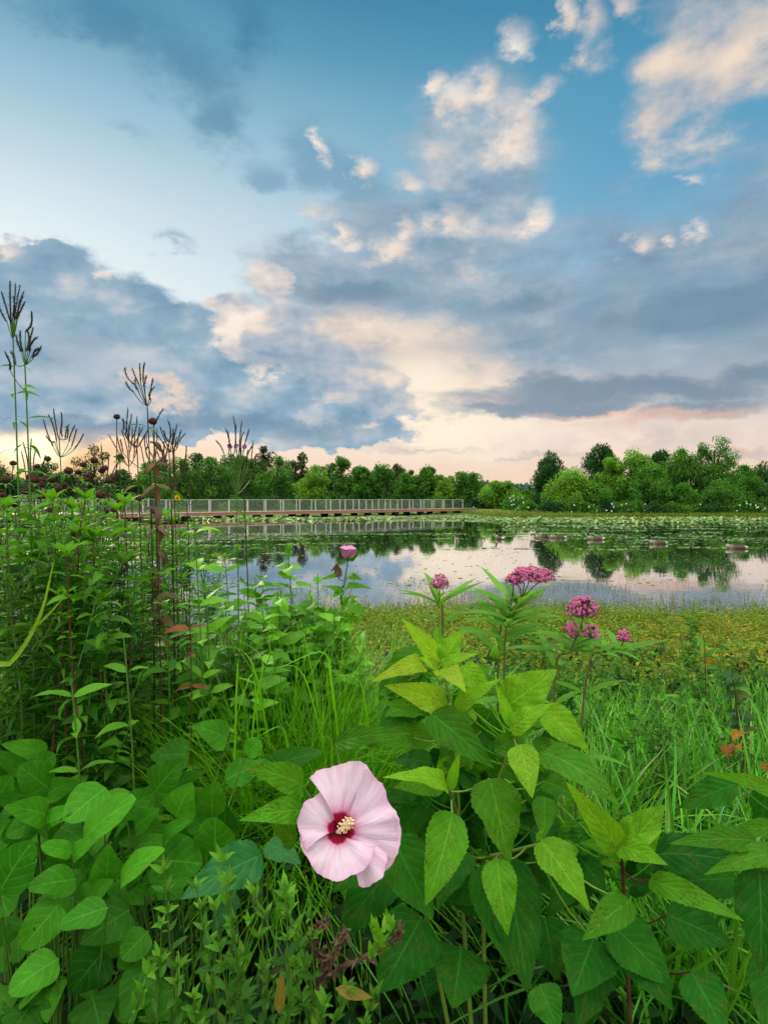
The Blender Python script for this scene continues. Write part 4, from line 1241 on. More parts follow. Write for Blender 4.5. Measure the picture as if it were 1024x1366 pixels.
mb = MB(); tube(mb, curve(W(478, 1122, 1.06) - fc, -ax * 0.01, (0, 0, -.006), 8), 0.0024, 6); mb.obj('flower_stalk', M['stem_green'], fl)
# closed bud near the top
bud = zc(440, 225, 1.36)
mb = MB()
tube(mb, [bud + [0, 0, -.016], bud + [0, 0, -.006], bud + [0, 0, .006], bud + [0, 0, .016], bud + [0, 0, .022]], [.003, .0095, .010, .005, .001], 8)
for k in range(9):
    a = k * 0.7
    leaves(mb, [bud + [0, 0, -.016]], [(math.cos(a), math.sin(a), 0.7)], [(0, 0, 1)], 0.026, 0.003, -0.7, (0.6, 0.6, 0.4), 'lance', 5, 2)
part(mb, 'flower_bud', M['mallow_young'], mal)
mb = MB(); tube(mb, spline([stems[0][20], zc(400, 330, 1.33), bud + [0, 0, -.016]], 8), 0.0016, 5); part(mb, 'stem', M['stem_green'], mal)

# ------------------------------------------------------------------ second mallow stem on the right
b1 = W(850, 1450, 1.2); b1[2] = gz1(b1[0], b1[1])
ml2 = tag(empty('rose_mallow', b1), 'low flowerless mallow shoot with bright cupped top leaves, right of the flowering mallow', 'plant')
st1 = [spline([b1, zc(860, 1050, 1.14), zc(850, 870, 1.08)], 16)]
mb = MB()
bs = place_leaves(mb, zc, [(842, 862, 1.08, 668, 640, 1.00, 118, 0.4, {'g': .52, 'b': .68}), (868, 862, 1.08, 990, 716, 1.06, 140, 0.25, {'g': .48, 'fz': -.2}), (880, 862, 1.05, 984, 798, 1.02, 52, 0.3, {'g': .66, 'b': .66}),
                          (884, 848, 1.05, 890, 772, 1.04, 26, 0.1, {'g': .66}), (838, 852, 1.06, 1000, 912, 0.98, 84, 0.8, {'g': .56, 'b': .7})])
part(mb, 'foliage', M['mallow_young'], ml2)
zr = Z(700, 840, 2.597); zr.k = 2.597
mb = MB()
bs += place_leaves(mb, zr, [(430, 868, 1.06, 762, 1012, 0.94, 100, 0.9, {'g': .42}), (330, 770, 1.14, 190, 740, 1.10, 90, 0.4, {'g': .35}), (270, 760, 1.12, 330, 830, 1.08, 80, 0.4, {'g': .35})])
part(mb, 'foliage', M['mallow_leaf'], ml2)
mb = MB()
bs += place_leaves(mb, zr, [(488, 985, 1.08, 722, 1095, 1.02, 165, 0.4, {'g': .45}), (310, 1020, 1.1, 512, 1322, 1.0, 190, 0.5, {'g': .4}), (575, 1185, 1.02, 700, 1420, 0.95, 175, 0.4, {'g': .45}), (240, 1080, 1.12, 170, 1400, 1.02, 220, 0.4, {'g': .4}), (50, 1230, 1.05, 120, 1400, 1.0, 130, 0.4, {'g': .5, 'r': .8})])
part(mb, 'foliage', M['mallow_deep'], ml2)
mb = MB(); tube(mb, st1[0], np.linspace(0.005, 0.002, 16), 6); petioles(mb, bs, st1); part(mb, 'stem', M['stem_red'], ml2)
extra_leaves(ml2, st1, 26, .14, 'mallow_deep', .05, .8, .42, .05)
extra_leaves(ml2, st1, 8, .10, 'mallow_leaf', .5, .9, .4, .06)

b2 = W(1075, 1420, 1.1); b2[2] = gz1(b2[0], b2[1])
ml3 = tag(empty('rose_mallow', b2), 'mallow reaching in from the right picture edge with long dark drooping leaves', 'plant')
st2 = [spline([b2, W(1060, 1180, 1.1), W(1050, 1030, 1.1)], 14)]
mb = MB()
bs = place_leaves(mb, zr, [(890, 600, 1.08, 606, 494, 1.0, 66, 0.7, {'g': .42}), (800, 735, 1.06, 498, 742, 0.98, 92, 0.6, {'g': .3, 'r': .2}), (900, 770, 1.04, 618, 850, 0.98, 96, 0.5, {'g': .3}), (880, 690, 1.12, 690, 700, 1.08, 80, 0.5, {'g': .3})])
part(mb, 'foliage', M['mallow_leaf'], ml3)
mb = MB()
bs += place_leaves(mb, zr, [(810, 830, 1.02, 815, 1190, 0.96, 180, 0.4, {'g': .4}), (860, 1150, 1.02, 830, 1420, 0.95, 170, 0.4, {'g': .4})])
part(mb, 'foliage', M['mallow_deep'], ml3)
mb = MB(); tube(mb, st2[0], np.linspace(0.005, 0.003, 14), 6); petioles(mb, bs, st2); part(mb, 'stem', M['stem_red'], ml3)
extra_leaves(ml3, st2, 14, .15, 'mallow_deep', .05, .8, .42, .05)

# ------------------------------------------------------------------ round-leaved plants, lower left
za = Z(0, 960, 2.438); za.k = 2.438
sets = [
    ('round-leaved plant at the lower left corner, leaves chewed through with holes', (40, 1480), [
        (350, 612, 1.0, 192, 672, .97, 105, .4, {'g': .42}), (195, 598, 1.02, 70, 745, .97, 110, .5, {'g': .4}), (248, 520, 1.06, 90, 548, 1.0, 92, .5, {'g': .35}), (190, 778, .98, 28, 890, .93, 110, .4, {'g': .42, 'r': .7}),
        (340, 750, 1.05, 230, 890, 1.0, 160, .3, {'g': .12, 'r': .1}), (0, 560, 1.0, 108, 392, 1.0, 120, .3, {'g': .45}), (-60, 470, 1.05, 30, 640, 1.0, 150, .3, {'g': .3}), (20, 640, 1.05, 10, 740, 1.02, 90, .3, {'g': .3}), (60, 700, 1.1, 60, 790, 1.05, 80, .3, {'g': .1}), (120, 900, 1.0, 40, 1020, .95, 150, .3, {'g': .12}), (0, 860, 1.0, -60, 980, .95, 150, .3, {'g': .12})]),
    ('round-leaved plant with wide pale leaves above the chewed one, lower left', (95, 1460), [
        (345, 222, 1.22, 212, 332, 1.14, 135, .5, {'g': .5}), (272, 392, 1.12, 444, 258, 1.08, 112, .4, {'g': .6, 'r': .8}), (148, 312, 1.18, 12, 284, 1.1, 84, .6, {'g': .52}), (238, 440, 1.1, 314, 392, 1.08, 56, .4, {'g': .6}), (236, 432, 1.1, 132, 412, 1.06, 66, .4, {'g': .6}),
        (345, 525, 1.08, 352, 404, 1.06, 110, .3, {'g': .45}), (258, 610, 1.08, 372, 520, 1.04, 100, .4, {'g': .35}), (150, 320, 1.18, 232, 300, 1.15, 50, .5, {'g': .45}), (120, 330, 1.2, 20, 380, 1.14, 80, .5, {'g': .3}), (200, 350, 1.2, 280, 400, 1.15, 90, .4, {'g': .25})]),
    ('round-leaved plant beside the flower with a pointed pale leaf, lower left', (200, 1450), [
        (392, 528, 1.06, 538, 424, 1.0, 92, .4, {'g': .62, 'r': .85}), (505, 460, 1.16, 660, 470, 1.1, 135, .3, {'g': .35}), (420, 620, 1.06, 260, 730, 1.0, 120, .4, {'g': .15}), (480, 690, 1.02, 395, 780, .98, 100, .4, {'g': .25}), (470, 810, 1.0, 400, 980, .95, 120, .3, {'g': .15}), (380, 520, 1.1, 470, 600, 1.06, 90, .4, {'g': .25}),
        (560, 880, 1.0, 470, 930, .96, 80, .4, {'g': .35}), (300, 900, 1.02, 330, 1020, .98, 150, .3, {'g': .1})]),
    ('round-leaved plant with upright leaves by the grass clump, lower left', (270, 1430), [
        (572, 315, 1.22, 625, 202, 1.2, 112, .3, {'g': .55}), (702, 446, 1.14, 700, 315, 1.12, 150, .3, {'g': .42}), (500, 240, 1.32, 600, 128, 1.3, 110, .4, {'g': .25}), (690, 310, 1.25, 690, 205, 1.24, 95, .3, {'g': .25}), (410, 300, 1.25, 500, 240, 1.22, 90, .4, {'g': .3}), (440, 350, 1.16, 520, 290, 1.14, 80, .4, {'g': .35}), (530, 380, 1.14, 620, 330, 1.1, 50, .5, {'g': .4}), (640, 300, 1.3, 730, 240, 1.28, 110, .4, {'g': .2})]),
    ('round-leaved plant in shade at the left picture edge under the tall stems', (15, 1430), [
        (160, 225, 1.35, 62, 150, 1.3, 95, .4, {'g': .3}), (160, 240, 1.32, 256, 198, 1.28, 66, .4, {'g': .38}), (150, 110, 1.5, 5, 80, 1.44, 70, .5, {'g': .35}), (-20, 270, 1.3, 42, 180, 1.28, 80, .4, {'g': .45}), (110, 180, 1.4, 180, 110, 1.4, 80, .4, {'g': .22}), (40, 330, 1.25, -30, 400, 1.2, 90, .4, {'g': .25}), (740, 62, 1.6, 630, 18, 1.55, 95, .4, {'g': .4}), (800, 110, 1.5, 850, 68, 1.5, 70, .4, {'g': .45})])]
for lb, (bx, by), rows in sets:
    bb = W(bx, by, 1.18); bb[2] = gz1(bb[0], bb[1])
    rt_ = tag(empty('round_leaved_plant', bb), lb, 'leafy plant', 'round-leaved plants at the lower left')
    lows = [(r[0] + RNG.normal(0, 45), r[1] + RNG.uniform(10, 110), r[2] + RNG.uniform(.03, .14), r[3] + RNG.normal(0, 60), r[4] + RNG.uniform(10, 120), r[5] + RNG.uniform(.03, .12), RNG.uniform(60, 115), RNG.uniform(.2, .7), {'g': RNG.uniform(.10, .48)}) for r in rows for _ in range(3)]
    lows = [r for r in lows if 50 < math.hypot(r[0] - r[3], r[1] - r[4]) < 190]
    lm = 'chewed_leaf' if 'chewed through' in lb else 'round_leaf'
    mb = MB(); bs = place_leaves(mb, za, rows + lows, profile=('heart', 'roundish'), fold=0.09, wave=0.12, waven=1.5, wdef=1.08, saw=0.0, nseg=18); part(mb, 'foliage', M[lm], rt_)
    mb = MB()
    for p in bs:
        e = bb + (p - bb) * [0.35, 0.35, 0] + [0, 0, 0]
        tube(mb, spline([bb + RNG.normal(0, .01, 3) * [1, 1, 0], (e + p) / 2 + [0, .02, 0], p], 10), np.linspace(0.003, 0.0016, 10), 5)
    part(mb, 'stem', M['stem_green'], rt_)
bb = W(330, 1420, 1.1); bb[2] = gz1(bb[0], bb[1])
bl = tag(empty('blue_leaved_plant', bb), 'plant with one broad bluish dewy leaf below the left of the flower', 'leafy plant')
mb = MB(); bs = place_leaves(mb, za, [(850, 440, 1.1, 585, 585, 1.0, 150, .5, {'g': .5}), (870, 400, 1.14, 980, 470, 1.1, 90, .4, {'g': .4}), (760, 560, 1.1, 690, 690, 1.05, 90, .4, {'g': .3})]); part(mb, 'foliage', M['blue_leaf'], bl)
mb = MB()
for p in bs:
    tube(mb, spline([bb, (bb + p) / 2 + [0.01, .02, 0], p], 10), np.linspace(0.003, 0.0018, 10), 5)
part(mb, 'stem', M['stem_green'], bl)

# ------------------------------------------------------------------ bushy small-leaved herb in front
bb = W(370, 1480, 1.0); bb[2] = gz1(bb[0], bb[1])
hb = tag(empty('bushy_herb', bb), 'bushy herb with many small narrow leaves below the flower', 'herb')
tips = [(228, 1165), (205, 1235), (262, 1185), (285, 1215), (315, 1180), (250, 1260), (300, 1270), (330, 1230), (215, 1300), (340, 1165), (360, 1250), (385, 1190), (400, 1290), (375, 1330), (270, 1330), (425, 1200), (320, 1330), (430, 1340), (190, 1345), (455, 1320), (240, 1380), (345, 1380), (300, 1150), (470, 1375),
        (280, 1300), (355, 1290), (225, 1270), (310, 1250), (395, 1240), (260, 1360), (415, 1380), (330, 1300), (500, 1330), (510, 1365), (365, 1200), (290, 1385)]
mb, sb = MB(), MB()
for k, (tx, ty) in enumerate(tips):
    tp = W(tx, ty, RNG.uniform(0.86, 0.98))
    s = spline([bb + [RNG.normal(0, .05), RNG.normal(0, .03), 0], (bb * .45 + tp * .55) + [(tp[0] - bb[0]) * RNG.uniform(-.4, .6) + RNG.normal(0, .05), RNG.normal(0, .03), 0], tp + [RNG.normal(0, .012), 0, 0]], 22)
    tube(sb, s, np.linspace(0.0022, 0.0009, 22), 5)
    q = 5
    while q < 22:
        tipk = q >= 19
        for sd in range(2 if not tipk else 5):
            a = q * 1.3 + sd * (3.1416 if not tipk else 1.25) + RNG.normal(0, .4)
            tg = norm(s[min(q + 1, 21)] - s[q - 1])
            out = np.array([math.cos(a), math.sin(a), 0])
            L = RNG.uniform(.016, .036) * (.85 if tipk else 1)
            leaves(mb, [s[q]], [out * RNG.uniform(.5, 1.1) + tg * (1.3 if tipk else RNG.uniform(.2, 1.0))], [tg * .5 + [0, -0.5, 0.5]], L, L * RNG.uniform(.26, .38), RNG.uniform(-.2, 1.2),
                   (RNG.uniform(.0, .4) + 0.45 * tipk * RNG.random(), RNG.uniform(.15, .5) + .2 * tipk, RNG.uniform(.2, .8)), 'lance', 6, 2, .2, .1, 2, twist=RNG.normal(0, .5))
        q += 1 if RNG.random() < .72 else 2
part(mb, 'foliage', M['herb'], hb); part(sb, 'stem', M['stem_green'], hb)

bb = W(425, 1460, 0.95); bb[2] = gz1(bb[0], bb[1])
br = tag(empty('withered_stalk', bb), 'withered brown stalk curling up among the small-leaved herb', 'dead stalk')
mb = MB()
paths = [[bb, W(425, 1370, .93), W(428, 1300, .92), W(432, 1262, .91)], [W(428, 1310, .92), W(465, 1285, .90), W(505, 1270, .88), W(530, 1246, .87), W(532, 1238, .87)], [W(430, 1280, .91), W(415, 1250, .91), W(440, 1225, .92)], [W(430, 1300, .92), W(450, 1262, .9), W(462, 1240, .9)]]
for p in paths:
    s = spline(p, 16); tube(mb, s + RNG.normal(0, .0012, s.shape), np.linspace(0.0055, 0.002, 16) if p is paths[0] else np.linspace(.0038, .0018, 16), 6)
part(mb, 'stem', M['brown_stalk'], br)
mb = MB()
for p in paths:
    s = spline(p, 40)
    for q in range(0, 40, 1):
        for _ in range(2):
            leaves(mb, [s[q]], [RNG.normal(size=3) + [0, -.3, 0]], [RNG.normal(size=3)], RNG.uniform(.008, .018), RNG.uniform(.003, .007), RNG.uniform(-1.5, 1.8), rtint(1, (.5, .4, .4), .3)[0], 'lance', 4, 2, twist=RNG.normal(0, 1))
part(mb, 'dry_leaves', M['dry_leaf'], br)
mb = MB()
for (x, y) in [(495, 1255), (505, 1235), (520, 1220), (500, 1225), (512, 1245)]:
    b_ = W(x, y + 22, .88)
    for k in range(6):
        leaves(mb, [b_ + RNG.normal(0, .003, 3)], [RNG.normal(0, .35, 3) + [.1, -.1, 1]], [RNG.normal(0, .3, 3) + [0, -1, 0]], RNG.uniform(.02, .034), RNG.uniform(.006, .009), RNG.uniform(-.3, .6), (.8, .6, .3), 'lance', 5, 2)
part(mb, 'foliage', M['herb'], br)
mb = MB()
leaves(mb, [W(372, 1352, .9)], [(0.1, -.2, 1)], [(0.2, -1, .2)], .068, .016, .4, (.2, .5, 1.0), 'lance', 8, 4)
part(mb, 'yellowed_leaf', M['herb'], hb)
mb = MB()
leaves(mb, [W(447, 1318, .9)], [(1, -.2, -.15)], [(0, -1, .6)], .060, .017, .6, (.3, .4, .95), 'lance', 8, 4)
part(mb, 'yellowed_leaf', M['herb'], hb)

# ------------------------------------------------------------------ grass clump behind the flower
def blade_set(mb, base, tips_dir, length, width, bend, tint, nseg=7):
    leaves(mb, base, tips_dir, np.cross(tips_dir, RNG.normal(size=(len(base), 3)) * [1, 1, .1] + [0, 0.3, 0]) , length, width, bend, tint, 'blade', nseg, 2, 0.25)


bb = np.array([W(390, 1000, 2.25)[0], 2.25, 0]); bb[2] = gz1(bb[0], bb[1])
gc = tag(empty('grass_clump', bb), 'arching clump of fine bright green grass behind the flower', 'grass clump')
n = 6500
a = RNG.random(n) * 6.283; rr = np.sqrt(RNG.random(n)) * 0.36
base = np.stack([bb[0] + rr * np.cos(a), bb[1] + rr * np.sin(a) * 0.9, np.full(n, bb[2])], -1)
out = np.stack([np.cos(a), np.sin(a), np.zeros(n)], -1) * (0.10 + 0.9 * rr[:, None]) + RNG.normal(0, .16, (n, 3)) * [1, 1, 0]
dd = norm(out + [0, 0, 1.0])
nn = norm(np.stack([-out[:, 0], -out[:, 1], np.full(n, 0.3)], -1) * -1 + RNG.normal(0, .2, (n, 3)))
mb = MB(); leaves(mb, base, dd, np.array([0, 0, 1.0]) - 0 * dd + nn * 0.3, RNG.uniform(.55, 1.02, n), RNG.uniform(.004, .0085, n), RNG.uniform(.3, 2.0, n), rtint(n, (.5, .55, .4), .4), 'blade', 8, 2, .25)
part(mb, 'blades', M['grass_fine'], gc)
mb = MB()
for (x0, y0, xm, ym, x1, y1, w) in [(330, 1010, 350, 880, 312, 850, .0085), (455, 960, 430, 870, 365, 895, .0085), (440, 985, 395, 890, 350, 895, .007), (500, 980, 475, 905, 430, 900, .007), (395, 1040, 375, 970, 340, 985, .007), (312, 1000, 318, 880, 325, 830, .0085), (360, 940, 325, 870, 290, 860, .0085), (445, 1040, 440, 985, 420, 985, .006), (350, 1010, 335, 900, 300, 1010, .006)]:
    d_ = RNG.uniform(1.7, 1.95)
    s = spline([W(x0, y0 + 60, d_ + .1), W((x0 + xm) / 2, (y0 + ym) / 2, d_ + .03), W(xm, ym, d_), W(x1, y1, d_ - .08)], 14)
    tg = norm(np.gradient(s, axis=0)); sd = norm(np.cross(tg, [0, -.5, .9])); w_ = w * PROFILES['blade'](np.linspace(0, 1, 14))[:, None]
    v = np.stack([s - sd * w_ * .5, s, s + sd * w_ * .5], 1) + np.array([0, 0, 1])[None, None] * np.array([.15, 0, .15])[None, :, None] * w_[:, None]
    i = np.arange(13)[:, None] * 3; j = np.arange(2)[None]
    mb.add(v.reshape(-1, 3), np.stack([i + j, i + j + 1, i + 3 + j + 1, i + 3 + j], -1).reshape(-1, 4), None, (.7, .75, .55))
part(mb, 'broad_blades', M['grass_fine'], gc)

# big lime blade at the left edge
bb = W(-70, 985, 1.35); b_ = bb.copy(); b_[2] = gz1(bb[0], bb[1])
lb_ = tag(empty('grass_plant', b_), 'stout lime green grass blade leaning in at the left picture edge', 'grass plant')
for pts, w in (([b_, W(-40, 950, 1.35), W(20, 880, 1.33), W(55, 820, 1.32), W(74, 745, 1.3)], .016), ([b_, W(-30, 1040, 1.3), W(8, 985, 1.3), W(75, 1300, 1.2)], .0), ([W(45, 840, 1.325), W(70, 815, 1.32), W(86, 797, 1.3)], .007)):
    if w == 0:
        continue
    s = spline(pts, 18); mb = MB()
    tg = norm(np.gradient(s, axis=0)); sd = norm(np.cross(tg, [0, -1, .3])); w_ = w * PROFILES['blade'](np.linspace(0, 1, 18))[:, None]
    v = np.stack([s - sd * w_ * .5 + [0, -.003, 0], s, s + sd * w_ * .5 + [0, -.003, 0]], 1)
    i = np.arange(17)[:, None] * 3; j = np.arange(2)[None]
    mb.add(v.reshape(-1, 3), np.stack([i + j, i + j + 1, i + 3 + j + 1, i + 3 + j], -1).reshape(-1, 4), np.tile([[0, 0], [.5, .5], [1, 1]], (18, 1)), (.6, .55, .4))
    part(mb, 'blade', M['grass_lime'], lb_)


# ------------------------------------------------------------------ tall wildflower stand on the left
def stem_plant(name, base, tip, nn_, L, wd, mat, stemmat, sag=(0, 0, 0), t0=0.1, per=2, rad=.004, up=.35, bend=.9, shrink=.5, profile='lance', tint=(.5, .5, .4), spread=.25, nseg=5, root=None, nodes=24, jitter=.35):
    base = np.asarray(base, float); tip = np.asarray(tip, float)
    root = root or empty(name, base)
    s = curve(base, tip, sag, nodes)
    mb = MB(); tube(mb, s, np.linspace(rad, rad * .45, nodes), 5); part(mb, 'stem', stemmat, root)
    mb = MB()
    for q in range(nn_):
        t_ = t0 + (1 - t0) * (q + .5) / nn_
        p = s[int(t_ * (nodes - 1))]
        k = 1 - shrink * t_ if t_ > .3 else .75
        a0 = q * 1.571 + RNG.normal(0, .3)
        for m_ in range(per):
            a = a0 + m_ * 6.283 / per + RNG.normal(0, .2)
            o = np.array([math.cos(a), math.sin(a), up + RNG.normal(0, jitter * .5)])
            ln = L * k * RNG.uniform(.7, 1.25)
            leaves(mb, [p], [o], [(RNG.normal(0, .45), RNG.uniform(-.95, .15), 1)], ln, ln * wd, bend * RNG.uniform(.4, 1.5), np.clip(rtint(1, tint, spread)[0] + [0.25 * (t_ - .5), .60 * (t_ - .64), 0], 0, 1), profile, nseg, 2, .18, .08, 2.0)
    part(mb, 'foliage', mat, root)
    return root, s


def head(root, p, r, name='seed_head', mat='seed_head'):
    mb = MB()
    tube(mb, [p + [0, 0, -r * .75], p + [0, 0, -r * .45], p, p + [0, 0, r * .45], p + [0, 0, r * .8]], [r * .25, r * .85, r, r * .8, r * .2], 9)
    q = 46
    v = norm(RNG.normal(size=(q, 3)) + [0, 0, .15])
    leaves(mb, p + v * r * [.85, .85, .62], v, np.cross(v, RNG.normal(size=(q, 3))), r * RNG.uniform(.22, .42, q), r * .22, .2, (.5, .5, .5), 'lance', 2, 2)
    return part(mb, name, M[mat], root)


# bergamot-like stems with brown heads: (px, py of head, depth)
heads = [(8, 640, 2.0), (20, 672, 2.0), (34, 655, 2.1), (46, 640, 2.2), (18, 618, 2.3), (56, 641, 2.3), (36, 700, 1.9), (64, 612, 2.6), (70, 640, 2.3), (92, 628, 2.2), (80, 648, 2.4), (78, 652, 2.1), (112, 620, 2.4), (126, 614, 2.3), (136, 628, 2.5), (146, 641, 2.2), (134, 660, 2.1), (160, 610, 2.5), (172, 652, 2.2), (186, 664, 2.3), (102, 712, 1.9), (206, 684, 2.4), (66, 680, 2.2), (116, 640, 2.6), (152, 680, 2.6), (95, 690, 2.5), (4, 660, 2.6), (208, 624, 2.6)]
heads.sort()
GH = 'brown seed heads of the tall stand'
for k, (px, py, d) in enumerate(heads):
    tp = W(px, py, d); bx = tp[0] + RNG.normal(0, .10) - .02; by = d + RNG.normal(0, .10)
    r_, s = stem_plant('seed_head_plant', (bx, by, gz1(bx, by)), tp + [0, 0, -.006], 24, .085, .30, M['stand_leaf'], M['stem_red'] if k % 3 else M['stem_dark'], RNG.normal(0, .05, 3) * [1, 1, 0], .18, 2, .0034, .3, .8, .55, tint=(RNG.uniform(.3, .7), .5, .45))
    tag(r_, f'leafy stem topped with a round brown seed head, {ORD[k]} such stem from the left', 'seed stem', GH)
    head(r_, tp, RNG.uniform(.0125, .0175))
    if k % 2 == 0:
        q = s[19]; e = tp + np.array([RNG.uniform(.03, .06) * RNG.choice([-1, 1]), RNG.normal(0, .03), RNG.uniform(-.05, .0)])
        mb = MB(); tube(mb, curve(q, e, (0, 0, -.01), 7), .0016, 5); part(mb, 'stem', M['stem_red'], r_)
        head(r_, e, RNG.uniform(.011, .015))
    mb = MB()                                              # drooping bracts under the head
    for a in np.arange(0, 6.28, 1.05):
        leaves(mb, [tp + [0, 0, -.012]], [(math.cos(a), math.sin(a), .15)], [(0, 0, 1)], .034, .010, 1.3, rtint(1, (.6, .55, .5), .2)[0], 'lance', 4, 2)
    part(mb, 'bracts', M['stand_leaf'], r_)


def vervain(label, base_px, d, tipp, spikes, leafy=14, blur=0, purple=False, stemm='stem_green'):
    """candelabra of thin upright spikes; spikes: list of (foot px,py, tip px,py)"""
    bx = W(base_px, 800, d)[0]; base = np.array([bx, d + .05, gz1(bx, d + .05)])
    tp = W(tipp[0], tipp[1], d)
    r_, s = stem_plant('vervain', base, tp, leafy, .105, .15, M['stand_leaf'], M[stemm], (.015, 0, 0), .25, 2, .0042, .35, 1.3, .35, tint=(.45, .5, .4), nseg=7)
    tag(r_, label, 'wildflower', 'tall candelabra wildflowers of the stand')
    for (fx, fy, tx, ty) in spikes:
        dz = RNG.normal(0, .03)
        f, e = W(fx, fy, d + dz * .4), W(tx, ty, d + dz)
        j = s[int(np.argmin(np.linalg.norm(s - f, axis=1) + np.where(s[:, 2] > f[2], .2, 0)))]
        mb = MB(); tube(mb, curve(j, f, (0, 0, -.1 * np.linalg.norm(f - j)), 7), .0013, 5); part(mb, 'stem', M[stemm], r_)
        mb = MB(); ax_ = curve(f, e, RNG.normal(0, .0045, 3), 16)
        tube(mb, ax_, np.concatenate([[.0012], np.full(13, .0020), [.0015, .0006]]) * RNG.uniform(.75, 1.2), 6)
        q = 110
        i_ = RNG.integers(1, 15, q); v = norm(RNG.normal(size=(q, 3))); tg = norm(e - f)
        leaves(mb, ax_[i_] + v * .002, norm(v + tg * 1.0), v, RNG.uniform(.003, .0068, q), .0017, .1, (.5, .5, .5), 'lance', 2, 2)
        part(mb, 'flower_spike', M['spike'], r_)
        if purple and RNG.random() < .4:
            mb = MB(); q = 26; v = norm(RNG.normal(size=(q, 3))); c_ = ax_[4]
            leaves(mb, c_ + v * .003, v, RNG.normal(size=(q, 3)), .007, .006, .2, (.5, .5, .5), 'round', 2, 2)
            part(mb, 'purple_flower', M['purple'], r_)
    return r_


zv = lambda x, y: (x / 2.926, 350 + y / 2.926)                # from the enlarged left view


def sp(*rows):
    return [zv(a, b) + zv(c, d) for a, b, c, d in rows]


vervain('tallest candelabra wildflower at the left edge, dark spikes in two tiers', 12, 1.75, zv(52, 300),
        sp((40, 230, 5, 110), (44, 240, 40, 70), (48, 235, 62, 78), (55, 230, 80, 88), (60, 225, 95, 110), (66, 222, 100, 150), (30, 235, -10, 130), (50, 215, 52, 130), (72, 205, 90, 130)), 18)
vervain('second candelabra wildflower at the left edge, bent lower tier of dark spikes', 30, 1.72, zv(98, 400),
        sp((100, 270, 122, 190), (85, 350, 62, 280), (92, 352, 82, 265), (100, 350, 105, 262), (110, 348, 130, 255), (118, 350, 148, 290), (125, 365, 163, 325), (130, 375, 160, 340), (40, 420, 18, 345), (60, 400, 45, 350)), 16)
vervain('candelabra wildflower left of the lacy dark tree, spikes fanned like a hand', 82, 2.3, zv(232, 690),
        sp((210, 720, 170, 610), (215, 700, 180, 675), (222, 700, 188, 590), (230, 690, 210, 570), (235, 670, 240, 585), (245, 680, 245, 620), (255, 690, 270, 630), (270, 700, 295, 635), (280, 720, 300, 650), (290, 730, 327, 668), (262, 690, 258, 640)), 8)
vervain('candelabra wildflower with a tall split top in the middle of the stand', 195, 2.0, zv(575, 560),
        sp((530, 480, 490, 408), (525, 510, 492, 465), (545, 480, 515, 410), (550, 470, 545, 392), (560, 470, 566, 392), (565, 490, 575, 440), (585, 525, 598, 455), (590, 540, 606, 485), (540, 500, 530, 450), (600, 640, 638, 572)), 10, stemm='stem_dark')
vervain('candelabra wildflower just left of the tall split one, thin and brownish', 180, 2.1, zv(535, 720),
        sp((480, 660, 478, 610), (490, 680, 500, 565), (500, 690, 515, 590), (515, 690, 535, 600), (520, 720, 560, 640), (540, 720, 580, 650), (480, 740, 470, 690), (500, 700, 492, 620)), 8, stemm='stem_red')
vervain('candelabra wildflower right of the tall split one with wide spread spikes', 222, 2.05, zv(660, 740),
        sp((650, 730, 600, 660), (655, 720, 625, 640), (660, 710, 655, 615), (668, 715, 675, 650), (675, 715, 692, 630), (685, 720, 708, 655), (690, 730, 726, 665), (640, 740, 585, 700), (660, 700, 640, 655)), 8, stemm='stem_dark')
vervain('candelabra wildflower at the right end of the stand with purple blossom left on it', 305, 2.15, (315, 660),
        [(299, 606, 288, 588), (305, 602, 300, 570), (308, 605, 304, 575), (312, 608, 311, 554), (316, 606, 315, 565), (319, 608, 323, 560), (322, 606, 326, 576), (324, 606, 333, 572), (328, 618, 338, 594), (330, 625, 342, 605), (334, 640, 343, 622)], 16, purple=True)
for k_, (px, py, d, nsp, lb) in enumerate([(172, 560, 2.35, 7, 'thin candelabra wildflower standing behind the slender bare stem'), (206, 570, 2.3, 8, 'dark candelabra wildflower just behind the tall split one'), (232, 585, 2.4, 8, 'shorter candelabra wildflower behind the wide spread one'), (250, 612, 2.5, 6, 'small candelabra wildflower before the rail, left of the purple one'),
                                            (45, 590, 2.5, 6, 'small candelabra wildflower in front of the sunset glow'), (325, 590, 2.4, 6, 'thin candelabra wildflower behind the purple one at right end'), (140, 600, 2.6, 6, 'small candelabra wildflower beside the lacy dark tree')]):
    sps = []
    for q in range(nsp):
        u = -1 + 2 * (q + .5) / nsp
        fx = px + u * 12 + RNG.normal(0, 2); fy = py + 40 + 18 * abs(u) + RNG.normal(0, 4)
        sps.append((fx, fy, fx + u * 12 + RNG.normal(0, 3), fy - RNG.uniform(28, 52)))
    vervain(lb, px + RNG.normal(0, 8), d, (px, py + 62), sps, 8, stemm='stem_dark' if k_ % 2 else 'stem_red')
# slender bare stem with a round head
d = 2.1; tp = W(156, 556, d); bx = tp[0] - .01
r_, s = stem_plant('seed_head_plant', (bx, d, gz1(bx, d)), tp, 6, .08, .3, M['stand_leaf'], M['stem_dark'], (0, 0, 0), .2, 2, .0030)
tag(r_, 'tall bare stem with a small dark round head against the sky', 'seed stem', GH); head(r_, tp, .0115)
# withered drooping stem in the middle
d = 1.95; bx = W(215, 800, d)[0]
r_, s = stem_plant('withered_plant', (bx, d, gz1(bx, d)), W(205, 560, d), 10, .10, .25, M['dry_leaf'], M['stem_red'], (.01, 0, 0), .55, 3, .0036, -.1, 2.2, .3, tint=(.4, .4, .4), nseg=8)
tag(r_, 'withered stem hung with curled brown leaves beside the tall split wildflower', 'dead stem'); head(r_, W(204, 562, d), .014)
